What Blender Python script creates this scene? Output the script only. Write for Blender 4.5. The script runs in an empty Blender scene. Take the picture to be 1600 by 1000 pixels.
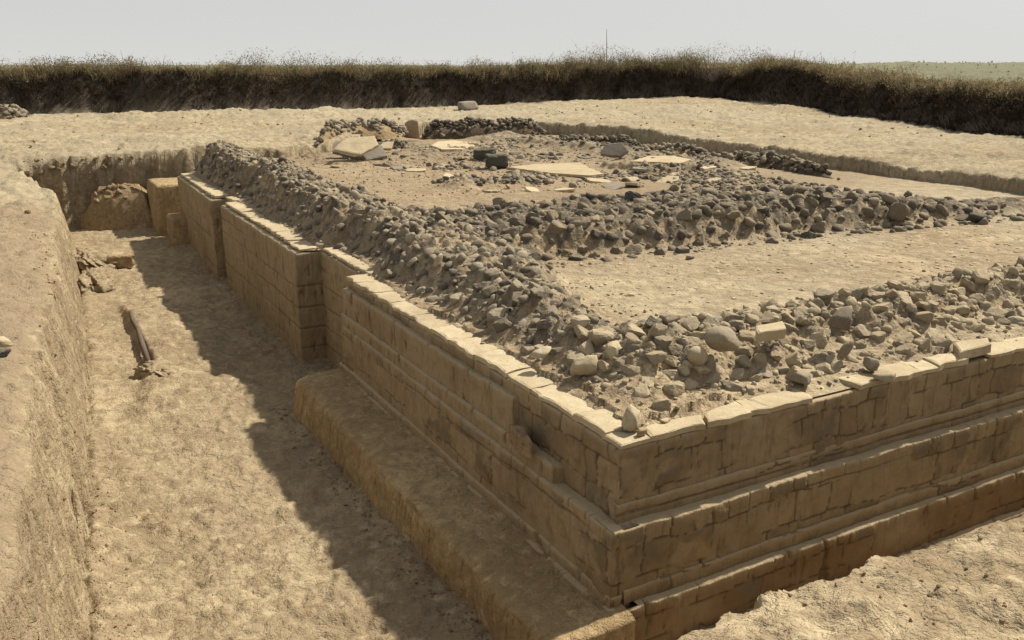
import bpy, bmesh, math, random
import numpy as np
from mathutils import Vector, Matrix

# ------------------------------------------------------------------ camera, sky, sun, exposure
scene = bpy.context.scene
COL = scene.collection
R = math.radians
rnd = random.Random(7)
rng = np.random.default_rng(7)

FPX, PITCH, YAW = 1373.0, math.atan(392 / 1373.0), math.atan(790 / math.hypot(1373.0, 392))
CAM = np.array([-2.72, -3.66, 2.0])
cam_data = bpy.data.cameras.new("camera")
cam_data.sensor_width = 36.0
cam_data.lens = 36.0 * FPX / 1600.0
cam_data.clip_start = 0.05
cam_data.clip_end = 20000.0
cam_ob = bpy.data.objects.new("camera", cam_data)
cam_ob.location = CAM
cam_ob.rotation_euler = (math.pi / 2 - PITCH, 0, -YAW)
COL.objects.link(cam_ob)
scene.camera = cam_ob

SUN_DIR = Vector((1.13, 0.17, 1.30)).normalized()          # towards the sun
SUN_EL = math.asin(SUN_DIR.z)
SUN_AZ = math.atan2(SUN_DIR.x, SUN_DIR.y)
world = bpy.data.worlds.new("World")
scene.world = world
world.use_nodes = True
wn, wl = world.node_tree.nodes, world.node_tree.links
wn.clear()
w_out = wn.new("ShaderNodeOutputWorld")
w_bg = wn.new("ShaderNodeBackground")
w_sky = wn.new("ShaderNodeTexSky")
w_sky.sky_type = 'NISHITA'
w_sky.sun_disc = False
w_sky.sun_elevation = SUN_EL
w_sky.sun_rotation = SUN_AZ
w_sky.dust_density = 6.0
w_hsv = wn.new("ShaderNodeHueSaturation")
w_hsv.inputs['Saturation'].default_value = 0.12
wl.new(w_sky.outputs[0], w_hsv.inputs['Color'])
# dusty air: bright pale haze round the horizon, duller overhead
w_geo = wn.new("ShaderNodeTexCoord")
w_xyz = wn.new("ShaderNodeSeparateXYZ")
wl.new(w_geo.outputs['Generated'], w_xyz.inputs[0])
w_ramp = wn.new("ShaderNodeValToRGB")
for k_, (p_, c_) in enumerate([(0.0, (0.53, 0.53, 0.505)), (0.10, (0.44, 0.448, 0.45)), (0.35, (0.34, 0.35, 0.36)), (1.0, (0.22, 0.23, 0.245))]):
    e_ = w_ramp.color_ramp.elements[k_] if k_ < 2 else w_ramp.color_ramp.elements.new(p_)
    e_.position = p_; e_.color = (*c_, 1)
wl.new(w_xyz.outputs[2], w_ramp.inputs[0])
w_gain = wn.new("ShaderNodeMix"); w_gain.data_type = 'RGBA'; w_gain.blend_type = 'MULTIPLY'; w_gain.inputs[0].default_value = 1.0
wl.new(w_ramp.outputs[0], w_gain.inputs[6]); w_gain.inputs[7].default_value = (10, 10, 10, 1)
w_gain.clamp_result = False
w_mix = wn.new("ShaderNodeMix"); w_mix.data_type = 'RGBA'; w_mix.inputs[0].default_value = 0.85
wl.new(w_hsv.outputs[0], w_mix.inputs[6]); wl.new(w_gain.outputs[2], w_mix.inputs[7])
wl.new(w_mix.outputs[2], w_bg.inputs['Color'])
w_bg.inputs['Strength'].default_value = 0.10
wl.new(w_bg.outputs[0], w_out.inputs['Surface'])

sun_data = bpy.data.lights.new("sun", 'SUN')
sun_data.energy = 4.3
sun_data.angle = R(1.5)
sun_data.color = (1.0, 0.93, 0.80)
sun_ob = bpy.data.objects.new("sun", sun_data)
sun_ob.rotation_euler = SUN_DIR.to_track_quat('Z', 'Y').to_euler()
sun_ob.location = (20, 5, 30)
COL.objects.link(sun_ob)

scene.view_settings.view_transform = 'Standard'
scene.view_settings.look = 'None'
scene.view_settings.exposure = 0.60
scene.view_settings.gamma = 1.0

# ------------------------------------------------------------------ helpers
def ray(px, py):
    u, v = px - 800.0, 500.0 - py
    F = FPX * math.cos(PITCH) + v * math.sin(PITCH)
    Z = -FPX * math.sin(PITCH) + v * math.cos(PITCH)
    return np.array([F * math.sin(YAW) + u * math.cos(YAW), F * math.cos(YAW) - u * math.sin(YAW), Z])

def at(px, py, z):
    r = ray(px, py)
    return CAM + r * ((z - CAM[2]) / r[2])

def project(X):
    d = np.asarray(X, float) - CAM
    s, c = math.sin(YAW), math.cos(YAW)
    fw = d[..., 0] * s + d[..., 1] * c
    ri = d[..., 0] * c - d[..., 1] * s
    zc = fw * math.cos(PITCH) - d[..., 2] * math.sin(PITCH)
    yc = fw * math.sin(PITCH) + d[..., 2] * math.cos(PITCH)
    zz = np.where(zc > 0.05, zc, 0.05)
    return 800 + FPX * ri / zz, 500 - FPX * yc / zz, zc

def hsh(ix, iy, seed):
    h = (ix.astype(np.int64) * 374761393 + iy.astype(np.int64) * 668265263 + seed * 1274126177) & 0xFFFFFFFF
    h = ((h ^ (h >> 13)) * 1274126177) & 0xFFFFFFFF
    h = ((h ^ (h >> 16)) * 2246822519) & 0xFFFFFFFF
    return ((h ^ (h >> 15)) & 0xFFFFFF) / float(0xFFFFFF)

def vnoise(x, y, seed=0):
    x = np.asarray(x, float); y = np.asarray(y, float)
    ix, iy = np.floor(x), np.floor(y)
    fx, fy = x - ix, y - iy
    ux, uy = fx * fx * fx * (fx * (fx * 6 - 15) + 10), fy * fy * fy * (fy * (fy * 6 - 15) + 10)
    a, b = hsh(ix, iy, seed), hsh(ix + 1, iy, seed)
    c, d = hsh(ix, iy + 1, seed), hsh(ix + 1, iy + 1, seed)
    return ((a * (1 - ux) + b * ux) * (1 - uy) + (c * (1 - ux) + d * ux) * uy) * 2 - 1

def fbm(x, y, octv=4, seed=0, gain=0.5):
    s, amp, tot = 0, 1.0, 0
    for o in range(octv):
        ca, sa = math.cos(0.7 * o + seed), math.sin(0.7 * o + seed)
        s = s + amp * vnoise((x * ca - y * sa) * 2 ** o, (x * sa + y * ca) * 2 ** o, seed * 17 + o)
        tot += amp; amp *= gain
    return s / tot

def sstep(a, b, x):
    t = np.clip((x - a) / (b - a), 0, 1)
    return t * t * (3 - 2 * t)

def tag(o, label=None, cat=None, group=None, kind=None):
    if label: o['label'] = label
    if cat: o['category'] = cat
    if group: o['group'] = group
    if kind: o['kind'] = kind
    return o

def empty(name, loc=(0, 0, 0)):
    o = bpy.data.objects.new(name, None)
    o.empty_display_size = 0.2
    o.location = loc
    COL.objects.link(o)
    return o

def np_mesh(name, V, F, mat, parent=None, smooth=True, cols=None, loc=None):
    """V (n,3), F (m,k) arrays -> one mesh object; cols = dict of per-vertex colour arrays (n,3)"""
    V = np.asarray(V, np.float32); F = np.asarray(F, np.int32)
    me = bpy.data.meshes.new(name)
    k = F.shape[1]
    me.vertices.add(len(V)); me.vertices.foreach_set("co", V.ravel())
    me.loops.add(F.size); me.loops.foreach_set("vertex_index", F.ravel())
    me.polygons.add(len(F))
    me.polygons.foreach_set("loop_start", np.arange(0, F.size, k, dtype=np.int32))
    me.polygons.foreach_set("loop_total", np.full(len(F), k, np.int32))
    if smooth: me.polygons.foreach_set("use_smooth", np.ones(len(F), bool))
    me.update(calc_edges=True)
    for n, c in (cols or {}).items():
        a = me.attributes.new(n, 'FLOAT_COLOR', 'POINT')
        c4 = np.ones((len(V), 4), np.float32); c4[:, :3] = c
        a.data.foreach_set("color", c4.ravel())
    me.materials.append(mat)
    o = bpy.data.objects.new(name, me)
    COL.objects.link(o)
    if parent: o.parent = parent
    if loc is not None: o.location = loc
    return o

def grid_faces(nr, nc, off=0):
    i = np.arange(nr - 1)[:, None] * nc + np.arange(nc - 1)[None, :] + off
    return np.stack([i, i + 1, i + nc + 1, i + nc], -1).reshape(-1, 4)

# ------------------------------------------------------------------ materials
def new_mat(name):
    m = bpy.data.materials.new(name)
    m.use_nodes = True
    m.node_tree.nodes.clear()
    return m

class NT:
    def __init__(s, m): s.n, s.l = m.node_tree.nodes, m.node_tree.links
    def add(s, t, **kw):
        x = s.n.new(t)
        for k, v in kw.items(): setattr(x, k, v)
        return x
    def link(s, a, b): s.l.new(a, b)
    def noise(s, vec, scale, detail=4, rough=0.55, dist=0.0):
        x = s.add("ShaderNodeTexNoise"); x.inputs['Scale'].default_value = scale
        x.inputs['Detail'].default_value = detail; x.inputs['Roughness'].default_value = rough
        x.inputs['Distortion'].default_value = dist
        s.link(vec, x.inputs['Vector']); return x.outputs['Fac']
    def ramp(s, fac, stops):
        x = s.add("ShaderNodeValToRGB"); e = x.color_ramp.elements
        while len(e) < len(stops): e.new(0.5)
        for el, (p, c) in zip(e, stops):
            el.position = p; el.color = (c[0], c[1], c[2], 1) if not isinstance(c, (int, float)) else (c, c, c, 1)
        s.link(fac, x.inputs['Fac']); return x.outputs['Color']
    def mix(s, fac, a, b, blend='MIX'):
        x = s.add("ShaderNodeMix", data_type='RGBA', blend_type=blend)
        for sock, v in ((x.inputs[0], fac), (x.inputs[6], a), (x.inputs[7], b)):
            if isinstance(v, (int, float)): sock.default_value = v
            elif isinstance(v, tuple): sock.default_value = (*v[:3], 1)
            else: s.link(v, sock)
        return x.outputs[2]
    def math(s, op, a, b=0.0):
        x = s.add("ShaderNodeMath", operation=op)
        for sock, v in ((x.inputs[0], a), (x.inputs[1], b)):
            if isinstance(v, (int, float)): sock.default_value = v
            else: s.link(v, sock)
        return x.outputs[0]
    def mapping(s, vec, scale):
        x = s.add("ShaderNodeMapping"); x.inputs['Scale'].default_value = scale
        s.link(vec, x.inputs['Vector']); return x.outputs[0]
    def bump(s, h, strength, dist, prev=None):
        x = s.add("ShaderNodeBump"); x.inputs['Strength'].default_value = strength
        x.inputs['Distance'].default_value = dist; s.link(h, x.inputs['Height'])
        if prev: s.link(prev, x.inputs['Normal'])
        return x.outputs[0]
    def finish(s, col, rough=0.95, normal=None, spec=0.15, trans=None):
        b = s.add("ShaderNodeBsdfPrincipled"); o = s.add("ShaderNodeOutputMaterial")
        if isinstance(col, tuple): b.inputs['Base Color'].default_value = (*col, 1)
        else: s.link(col, b.inputs['Base Color'])
        b.inputs['Roughness'].default_value = rough
        b.inputs['Specular IOR Level'].default_value = spec
        if normal: s.link(normal, b.inputs['Normal'])
        if trans is not None:
            t = s.add("ShaderNodeBsdfTranslucent"); m = s.add("ShaderNodeMixShader")
            m.inputs[0].default_value = trans
            if isinstance(col, tuple): t.inputs[0].default_value = (*col, 1)
            else: s.link(col, t.inputs[0])
            s.link(b.outputs[0], m.inputs[1]); s.link(t.outputs[0], m.inputs[2])
            s.link(m.outputs[0], o.inputs[0])
        else: s.link(b.outputs[0], o.inputs[0])

def sub(c, k): return tuple(x * k for x in c)

EARTH_A, EARTH_B, EARTH_C = (0.405, 0.325, 0.205), (0.305, 0.232, 0.142), (0.17, 0.124, 0.077)

def earth_mat(name, pale, mid, dark, attr=None, fine=1.0, bumpk=1.0, streak=None, rock=False):
    """dry loess: three earth tones, scuffs, crumbs; attr.r = dark topsoil and painted cut-face shade, attr.g = pale dust, attr.b = reddish earth"""
    m = new_mat(name); t = NT(m)
    geo = t.add("ShaderNodeNewGeometry"); pos = geo.outputs['Position']
    n1 = t.noise(pos, 0.55, 5, 0.6, 0.4)
    n2 = t.noise(pos, 3.2 * fine, 6, 0.62, 0.8)
    n3 = t.noise(t.mapping(pos, streak or (9, 20, 14)), 1.0, 4, 0.6, 0.6)
    n4 = t.noise(pos, 70.0 * fine, 3, 0.6)
    n5 = t.noise(pos, 9.0 * fine, 5, 0.7, 0.3)
    base = t.mix(t.ramp(n2, [(0.40, 0), (0.60, 1)]), mid, sub(pale, 1.08))
    base = t.mix(t.ramp(n1, [(0.40, 0.0), (0.62, 0.8)]), base, t.mix(0.35, mid, dark))
    base = t.mix(t.ramp(n3, [(0.56, 0.0), (0.74, 0.6)]), base, dark)
    base = t.mix(t.ramp(n5, [(0.50, 0.0), (0.64, 0.7)]), base, t.mix(0.5, mid, dark))
    base = t.mix(t.ramp(n5, [(0.34, 0.7), (0.46, 0.0)]), base, sub(pale, 1.25))
    base = t.mix(t.ramp(n4, [(0.60, 0.0), (0.72, 0.5)]), base, dark)
    base = t.mix(t.ramp(n4, [(0.26, 0.4), (0.38, 0.0)]), base, sub(pale, 1.12))
    if attr:
        a = t.add("ShaderNodeAttribute", attribute_name=attr)
        sp = t.add("ShaderNodeSeparateColor"); t.link(a.outputs['Color'], sp.inputs[0])
        soil_and_shade = t.mix(n2, (0.078, 0.06, 0.046), (0.044, 0.034, 0.027))
        base = t.mix(sp.outputs[0], base, soil_and_shade)
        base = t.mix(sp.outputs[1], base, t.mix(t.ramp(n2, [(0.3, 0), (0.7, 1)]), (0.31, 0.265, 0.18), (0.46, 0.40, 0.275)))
        base = t.mix(sp.outputs[2], base, t.mix(n2, (0.32, 0.245, 0.158), (0.22, 0.163, 0.105)))
        fa = t.add("ShaderNodeAttribute", attribute_name="field"); fs = t.add("ShaderNodeSeparateColor"); t.link(fa.outputs['Color'], fs.inputs[0])
        base = t.mix(fs.outputs[0], base, t.mix(n1, (0.165, 0.165, 0.105), (0.21, 0.20, 0.13)))
    if rock:
        a = t.add("ShaderNodeAttribute", attribute_name="rock")
        sr = t.add("ShaderNodeSeparateColor"); t.link(a.outputs['Color'], sr.inputs[0])
        rc = t.ramp(sr.outputs[1], [(0, (0.085, 0.08, 0.07)), (0.35, (0.17, 0.148, 0.11)), (0.7, (0.36, 0.30, 0.205)), (1, (0.12, 0.108, 0.088))])
        base = t.mix(t.math('MULTIPLY', sr.outputs[0], t.ramp(n2, [(0.3, 1.0), (0.7, 0.6)])), base, rc)
    vor = t.add("ShaderNodeTexVoronoi"); vor.inputs['Scale'].default_value = 34 * fine
    t.link(pos, vor.inputs['Vector'])
    nb = t.bump(n2, 0.8 * bumpk, 0.06)
    nb = t.bump(n3, 0.6 * bumpk, 0.03, nb)
    nb = t.bump(n5, 1.0 * bumpk, 0.045, nb)
    mp = t.add("ShaderNodeMapping"); mp.inputs['Rotation'].default_value = (0.75, 0.0, 0.0); mp.inputs['Scale'].default_value = (9, 34, 4.5)
    t.link(pos, mp.inputs['Vector'])
    n6 = t.noise(mp.outputs[0], 1.0, 4, 0.6, 0.3)                     # slanting tool scratches on the cut faces
    sz_ = t.add("ShaderNodeSeparateXYZ"); t.link(geo.outputs['True Normal'], sz_.inputs[0])
    steep = t.ramp(t.math('ABSOLUTE', sz_.outputs[2]), [(0.45, 1.0), (0.8, 0.0)])
    base = t.mix(t.math('MULTIPLY', steep, t.ramp(n6, [(0.56, 0.0), (0.70, 0.8)])), base, (0.55, 0.5, 0.45), 'MULTIPLY')
    nb = t.bump(t.math('MULTIPLY', steep, n6), 0.5, 0.04, nb)
    nb = t.bump(vor.outputs['Distance'], 0.35 * bumpk, 0.01, nb)
    nb = t.bump(n4, 0.8 * bumpk, 0.008, nb)
    t.finish(base, 0.97, nb, 0.08)
    return m

M = {}
M['ground'] = earth_mat("dry_earth", EARTH_A, EARTH_B, EARTH_C, attr="soil_and_shade")
M['floor'] = earth_mat("beaten_earth", (0.43, 0.34, 0.215), (0.31, 0.232, 0.145), (0.175, 0.128, 0.082), attr="soil_and_shade", streak=(7, 20, 14), rock=True)
M['bench'] = earth_mat("bench_earth", (0.46, 0.345, 0.19), (0.38, 0.272, 0.145), (0.22, 0.15, 0.08), fine=1.3, streak=(16, 16, 3))
M['mud_pale'] = earth_mat("dry_mortar", (0.47, 0.38, 0.25), (0.38, 0.29, 0.18), (0.22, 0.16, 0.10), fine=2.0)
M['mud'] = earth_mat("mud_lump", (0.42, 0.31, 0.18), (0.33, 0.235, 0.13), (0.2, 0.14, 0.085), fine=2.0)

def masonry_mat():
    m = new_mat("plastered_masonry"); t = NT(m)
    pos = t.add("ShaderNodeNewGeometry").outputs['Position']
    a = t.add("ShaderNodeAttribute", attribute_name="stone")
    sp = t.add("ShaderNodeSeparateColor"); t.link(a.outputs['Color'], sp.inputs[0])
    n1 = t.noise(pos, 1.4, 5, 0.6, 0.4)
    n2 = t.noise(pos, 9.0, 6, 0.65, 0.6)
    n3 = t.noise(t.mapping(pos, (22, 22, 3.0)), 1.0, 5, 0.6, 0.5)
    n4 = t.noise(pos, 95.0, 3, 0.6)
    base = t.mix(t.ramp(n1, [(0.35, 0), (0.65, 1)]), (0.27, 0.203, 0.12), (0.335, 0.257, 0.157))
    base = t.mix(t.ramp(n2, [(0.45, 0.0), (0.7, 0.55)]), base, (0.19, 0.12, 0.06))
    base = t.mix(t.ramp(n3, [(0.55, 0.0), (0.72, 0.5)]), base, (0.15, 0.096, 0.05))
    hs = t.add("ShaderNodeAttribute", attribute_name="tone")
    sh = t.add("ShaderNodeSeparateColor"); t.link(hs.outputs['Color'], sh.inputs[0])
    base = t.mix(sh.outputs[0], base, t.mix(n2, (0.18, 0.125, 0.07), (0.25, 0.18, 0.10)))
    base = t.mix(sh.outputs[1], base, t.mix(n2, (0.20, 0.105, 0.048), (0.13, 0.072, 0.035)))   # reddish unplastered mud
    base = t.mix(sp.outputs[1], base, t.mix(n2, (0.12, 0.10, 0.07), (0.20, 0.16, 0.105)))  # bare grey stone
    base = t.mix(sp.outputs[2], base, (0.44, 0.35, 0.22))                                    # dusty ledges
    base = t.mix(sp.outputs[0], base, (0.085, 0.055, 0.03))                                  # open joints, earth filled
    base = t.mix(t.ramp(n4, [(0.62, 0.0), (0.74, 0.55)]), base, (0.13, 0.085, 0.045))
    nb = t.bump(n2, 0.6, 0.025)
    nb = t.bump(n3, 0.55, 0.02, nb)
    nb = t.bump(n4, 0.5, 0.005, nb)
    t.finish(base, 0.96, nb, 0.08)
    return m
M['masonry'] = masonry_mat()

def slab_mat(name, a, b, c):
    m = new_mat(name); t = NT(m)
    pos = t.add("ShaderNodeNewGeometry").outputs['Position']
    oi = t.add("ShaderNodeObjectInfo")
    n2 = t.noise(pos, 7.0, 6, 0.65, 0.8); n4 = t.noise(pos, 60.0, 4, 0.6)
    base = t.mix(t.ramp(n2, [(0.35, 0), (0.65, 1)]), a, b)
    base = t.mix(t.ramp(n4, [(0.54, 0.0), (0.68, 0.7)]), base, c)
    base = t.mix(t.ramp(t.noise(pos, 2.6, 4, 0.6, 0.5), [(0.5, 0.0), (0.7, 0.6)]), base, c)
    base = t.mix(t.math('MULTIPLY', oi.outputs['Random'], 0.35), base, c)
    nb = t.bump(n2, 0.45, 0.02); nb = t.bump(n4, 0.5, 0.006, nb)
    t.finish(base, 0.93, nb, 0.1)
    return m
M['slab'] = slab_mat("dusty_slab", (0.53, 0.45, 0.30), (0.44, 0.355, 0.225), (0.29, 0.22, 0.135))
M['slab_grey'] = slab_mat("grey_slab", (0.30, 0.27, 0.22), (0.24, 0.21, 0.165), (0.15, 0.125, 0.095))

def stone_mat(name, tones, dust, bulk=False, dustk=0.55):
    m = new_mat(name); t = NT(m)
    tc = t.add("ShaderNodeTexCoord"); pos = t.add("ShaderNodeNewGeometry")
    if bulk:
        a = t.add("ShaderNodeAttribute", attribute_name="tint"); fac = t.add("ShaderNodeSeparateColor")
        t.link(a.outputs['Color'], fac.inputs[0]); fac = fac.outputs[0]
    else:
        fac = t.add("ShaderNodeObjectInfo").outputs['Random']
    n2 = t.noise(pos.outputs['Position'], 16.0, 6, 0.65, 0.5); n4 = t.noise(pos.outputs['Position'], 85.0, 4, 0.65)
    base = t.ramp(fac, [(i / (len(tones) - 1), c) for i, c in enumerate(tones)])
    base = t.mix(t.ramp(n2, [(0.4, 0.0), (0.65, 0.6)]), base, t.mix(0.55, base, (0.10, 0.08, 0.06)))
    base = t.mix(t.ramp(n4, [(0.54, 0.0), (0.68, 0.4)]), base, dust)
    sx = t.add("ShaderNodeSeparateXYZ"); t.link(pos.outputs['Normal'], sx.inputs[0])
    dz = t.math('MULTIPLY', t.ramp(sx.outputs[2], [(0.30, 0.0), (0.95, dustk)]), t.ramp(n2, [(0.3, 0.2), (0.7, 1.0)]))
    base = t.mix(dz, base, dust)                                             # wind-blown dust lying on the tops
    nb = t.bump(n2, 0.6, 0.02); nb = t.bump(n4, 0.7, 0.006, nb)
    t.finish(base, 0.95, nb, 0.12)
    return m
T_TAN = [(0.32, 0.255, 0.165), (0.46, 0.385, 0.26), (0.26, 0.22, 0.155), (0.40, 0.33, 0.22), (0.21, 0.185, 0.145), (0.36, 0.29, 0.185)]
T_GREY = [(0.16, 0.14, 0.11), (0.33, 0.28, 0.20), (0.10, 0.09, 0.078), (0.26, 0.22, 0.16), (0.075, 0.07, 0.064), (0.40, 0.34, 0.24)]
T_DARK = [(0.075, 0.073, 0.068), (0.20, 0.165, 0.115), (0.055, 0.056, 0.055), (0.27, 0.225, 0.155), (0.07, 0.07, 0.066), (0.16, 0.135, 0.10)]
DUST = (0.42, 0.33, 0.205)
for k, tn, dk in (('tan', T_TAN, 0.6), ('grey', T_GREY, 0.42), ('dark', T_DARK, 0.42)):
    M['st_' + k] = stone_mat("fieldstone_" + k, tn, DUST, False, dk)
    M['bulk_' + k] = stone_mat("rubble_" + k, tn, DUST, True, dk)
M['bulk_flake'] = stone_mat("pale_flake", [(0.50, 0.42, 0.28), (0.36, 0.28, 0.18), (0.55, 0.47, 0.32)], (0.5, 0.42, 0.28), True, 0.3)
M['black'] = stone_mat("basalt_block", [(0.055, 0.062, 0.052), (0.085, 0.085, 0.068)], (0.22, 0.19, 0.13), False, 0.45)
M['pale'] = stone_mat("pale_cobble", [(0.46, 0.39, 0.26), (0.42, 0.34, 0.215)], (0.52, 0.43, 0.28), False, 0.4)
M['reddish'] = stone_mat("reddish_slab", [(0.33, 0.25, 0.155), (0.33, 0.25, 0.155)], (0.42, 0.31, 0.19), False, 0.3)
M['wood'] = stone_mat("weathered_wood", [(0.10, 0.075, 0.06), (0.13, 0.10, 0.08)], (0.26, 0.2, 0.14), False, 0.25)
M['stick'] = stone_mat("bleached_stick", [(0.55, 0.45, 0.29), (0.55, 0.45, 0.29)], (0.6, 0.5, 0.34), False, 0.3)
M['pot'] = stone_mat("fired_clay", [(0.36, 0.27, 0.12), (0.36, 0.27, 0.12)], (0.5, 0.42, 0.24), False, 0.6)

def scrub_mat():
    m = new_mat("dry_scrub"); t = NT(m)
    a = t.add("ShaderNodeAttribute", attribute_name="tint")
    t.finish(a.outputs['Color'], 0.9, None, 0.05, 0.42)
    return m
M['scrub'] = scrub_mat()

# ------------------------------------------------------------------ the lie of the land
# top edge of the excavation, and foot of the dark scrub bank round the whole dig
EXC = np.array([(11.4, -2.3), (6, -2.25), (3, -2.03), (0.5, -1.875), (-0.1, -1.755), (-0.6, -1.71), (-1.3, -1.73), (-2.2, -1.8),
                (-2.85, -1.2), (-2.97, -0.2), (-2.86, 1.5), (-2.70, 4.0), (-2.46, 7.1), (-2.34, 10), (-2.24, 12), (-2.2, 15),
                (-2.75, 17.2), (1, 16.9), (2.6, 16.9), (4, 17.5), (5.4, 19.0), (6.9, 21.2), (8.4, 22.0), (10.4, 21.4), (12.0, 20.0),
                (12.3, 15.2), (11.9, 9.8), (11.5, 4.6), (11.5, 1.0)])
BANK_FOOT = [(-60, 33), (-20, 32.2), (-3.1, 31.4), (3, 30.7), (13.6, 31.5), (21, 30), (25.0, 27.6), (23, 21), (19.4, 13.2), (18.4, 9.4), (17.4, 0), (17, -60)]
DIG = np.array(BANK_FOOT + [(-60, -60)])

def poly_sd(x, y, poly):
    """signed distance (inside negative) and nearest boundary point"""
    best = np.full(x.shape, 1e18); qx = np.zeros_like(x); qy = np.zeros_like(x)
    inside = np.zeros(x.shape, bool)
    n = len(poly)
    for i in range(n):
        ax, ay = poly[i]; bx, by = poly[(i + 1) % n]
        dx, dy = bx - ax, by - ay
        tt = np.clip(((x - ax) * dx + (y - ay) * dy) / (dx * dx + dy * dy), 0, 1)
        px, py = ax + tt * dx, ay + tt * dy
        d = (x - px) ** 2 + (y - py) ** 2
        m = d < best
        best = np.where(m, d, best); qx = np.where(m, px, qx); qy = np.where(m, py, qy)
        if ay != by:
            c = ((ay > y) != (by > y)) & (x < (bx - ax) * (y - ay) / (by - ay) + ax)
            inside ^= c
    d = np.sqrt(best)
    return np.where(inside, -d, d), qx, qy

GP = np.array([(-2.7, -3.7, .30), (.5, -2.1, .315), (-1.2, -1.9, .30), (3, -2.2, .315), (8, -2.6, .3), (-6, -4, .3), (0, -8, .3), (-3.1, -1.2, .12),
    (-2.95, .5, .0), (-2.9, 3, .0), (-2.65, 7, .02), (-2.4, 12, .06), (-2.5, 16.3, .22), (-3.8, 3, .07), (-4, 8, .14), (-4.4, 14, .28), (-8, 4, .28),
    (0, 17.4, .31), (3, 17.8, .31), (5.5, 21, .36), (8, 23, .40), (11, 22.3, .42), (12.8, 18, .40), (12.8, 14.5, .37), (12.4, 9.7, .33), (12, 4.6, .3), (12, 0, .3),
    (-3, 31.4, .5), (3, 30.7, .5), (13.6, 31.5, .52), (25, 27.6, .78), (19.4, 13.2, .5), (18.4, 9.4, .5), (18, 0, .45), (-12, 31.5, .5),
    (17.5, 22, .56), (20, 19, .60), (-6, 24, .42), (6, 26, .42), (-30, 20, .45), (10, -30, .3), (-30, -20, .3), (17, -30, .3)])

def tps_fit(P):
    d = np.hypot(P[:, None, 0] - P[None, :, 0], P[:, None, 1] - P[None, :, 1])
    K = np.where(d > 0, d * d * np.log(np.maximum(d, 1e-9)), 0) + np.eye(len(P)) * 0.02
    A = np.c_[np.ones(len(P)), P[:, :2]]
    top = np.c_[K, A]; bot = np.c_[A.T, np.zeros((3, 3))]
    return np.linalg.solve(np.r_[top, bot], np.r_[P[:, 2], 0, 0, 0])
GW = tps_fit(GP)

def ground_level(x, y):
    z = GW[-3] + GW[-2] * x + GW[-1] * y
    for (px, py, _), w in zip(GP, GW):
        d2 = (x - px) ** 2 + (y - py) ** 2
        z = z + w * 0.5 * d2 * np.log(np.maximum(d2, 1e-12))
    return np.clip(z, -0.1, 0.95)

def trench_floor(x, y):
    z = -1.35 + 0.035 * fbm(x * 1.1, y * 1.1, 4, 3)
    z = z + 0.05 * sstep(3, 0.5, y)
    # low hump of loose earth beside the half-buried beam, steep on its left side
    hx = -1.70 - 0.015 * (y - 8) + 0.02 * fbm(y * 1.7, x * 0 + 3.3, 3, 5) - 0.25 * sstep(7.2, 5.0, y)
    along = sstep(4.4, 6.6, y) * sstep(10.6, 8.8, y)
    z = z + (0.12 + 0.04 * fbm(x * 3, y * 3, 3, 9)) * along * sstep(hx - 0.05 - 0.25 * sstep(7.0, 5.5, y), hx + 0.05, x) * sstep(hx + 1.3, hx + 0.15, x)
    z = z + 0.10 * sstep(12.2, 15.5, y)
    return z

def bank_height(x, y):
    return 1.30 + 0.12 * fbm(x * 0.12, y * 0.12, 3, 21) - 0.42 * sstep(27, 12, y) * sstep(10, 20, x)

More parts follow.
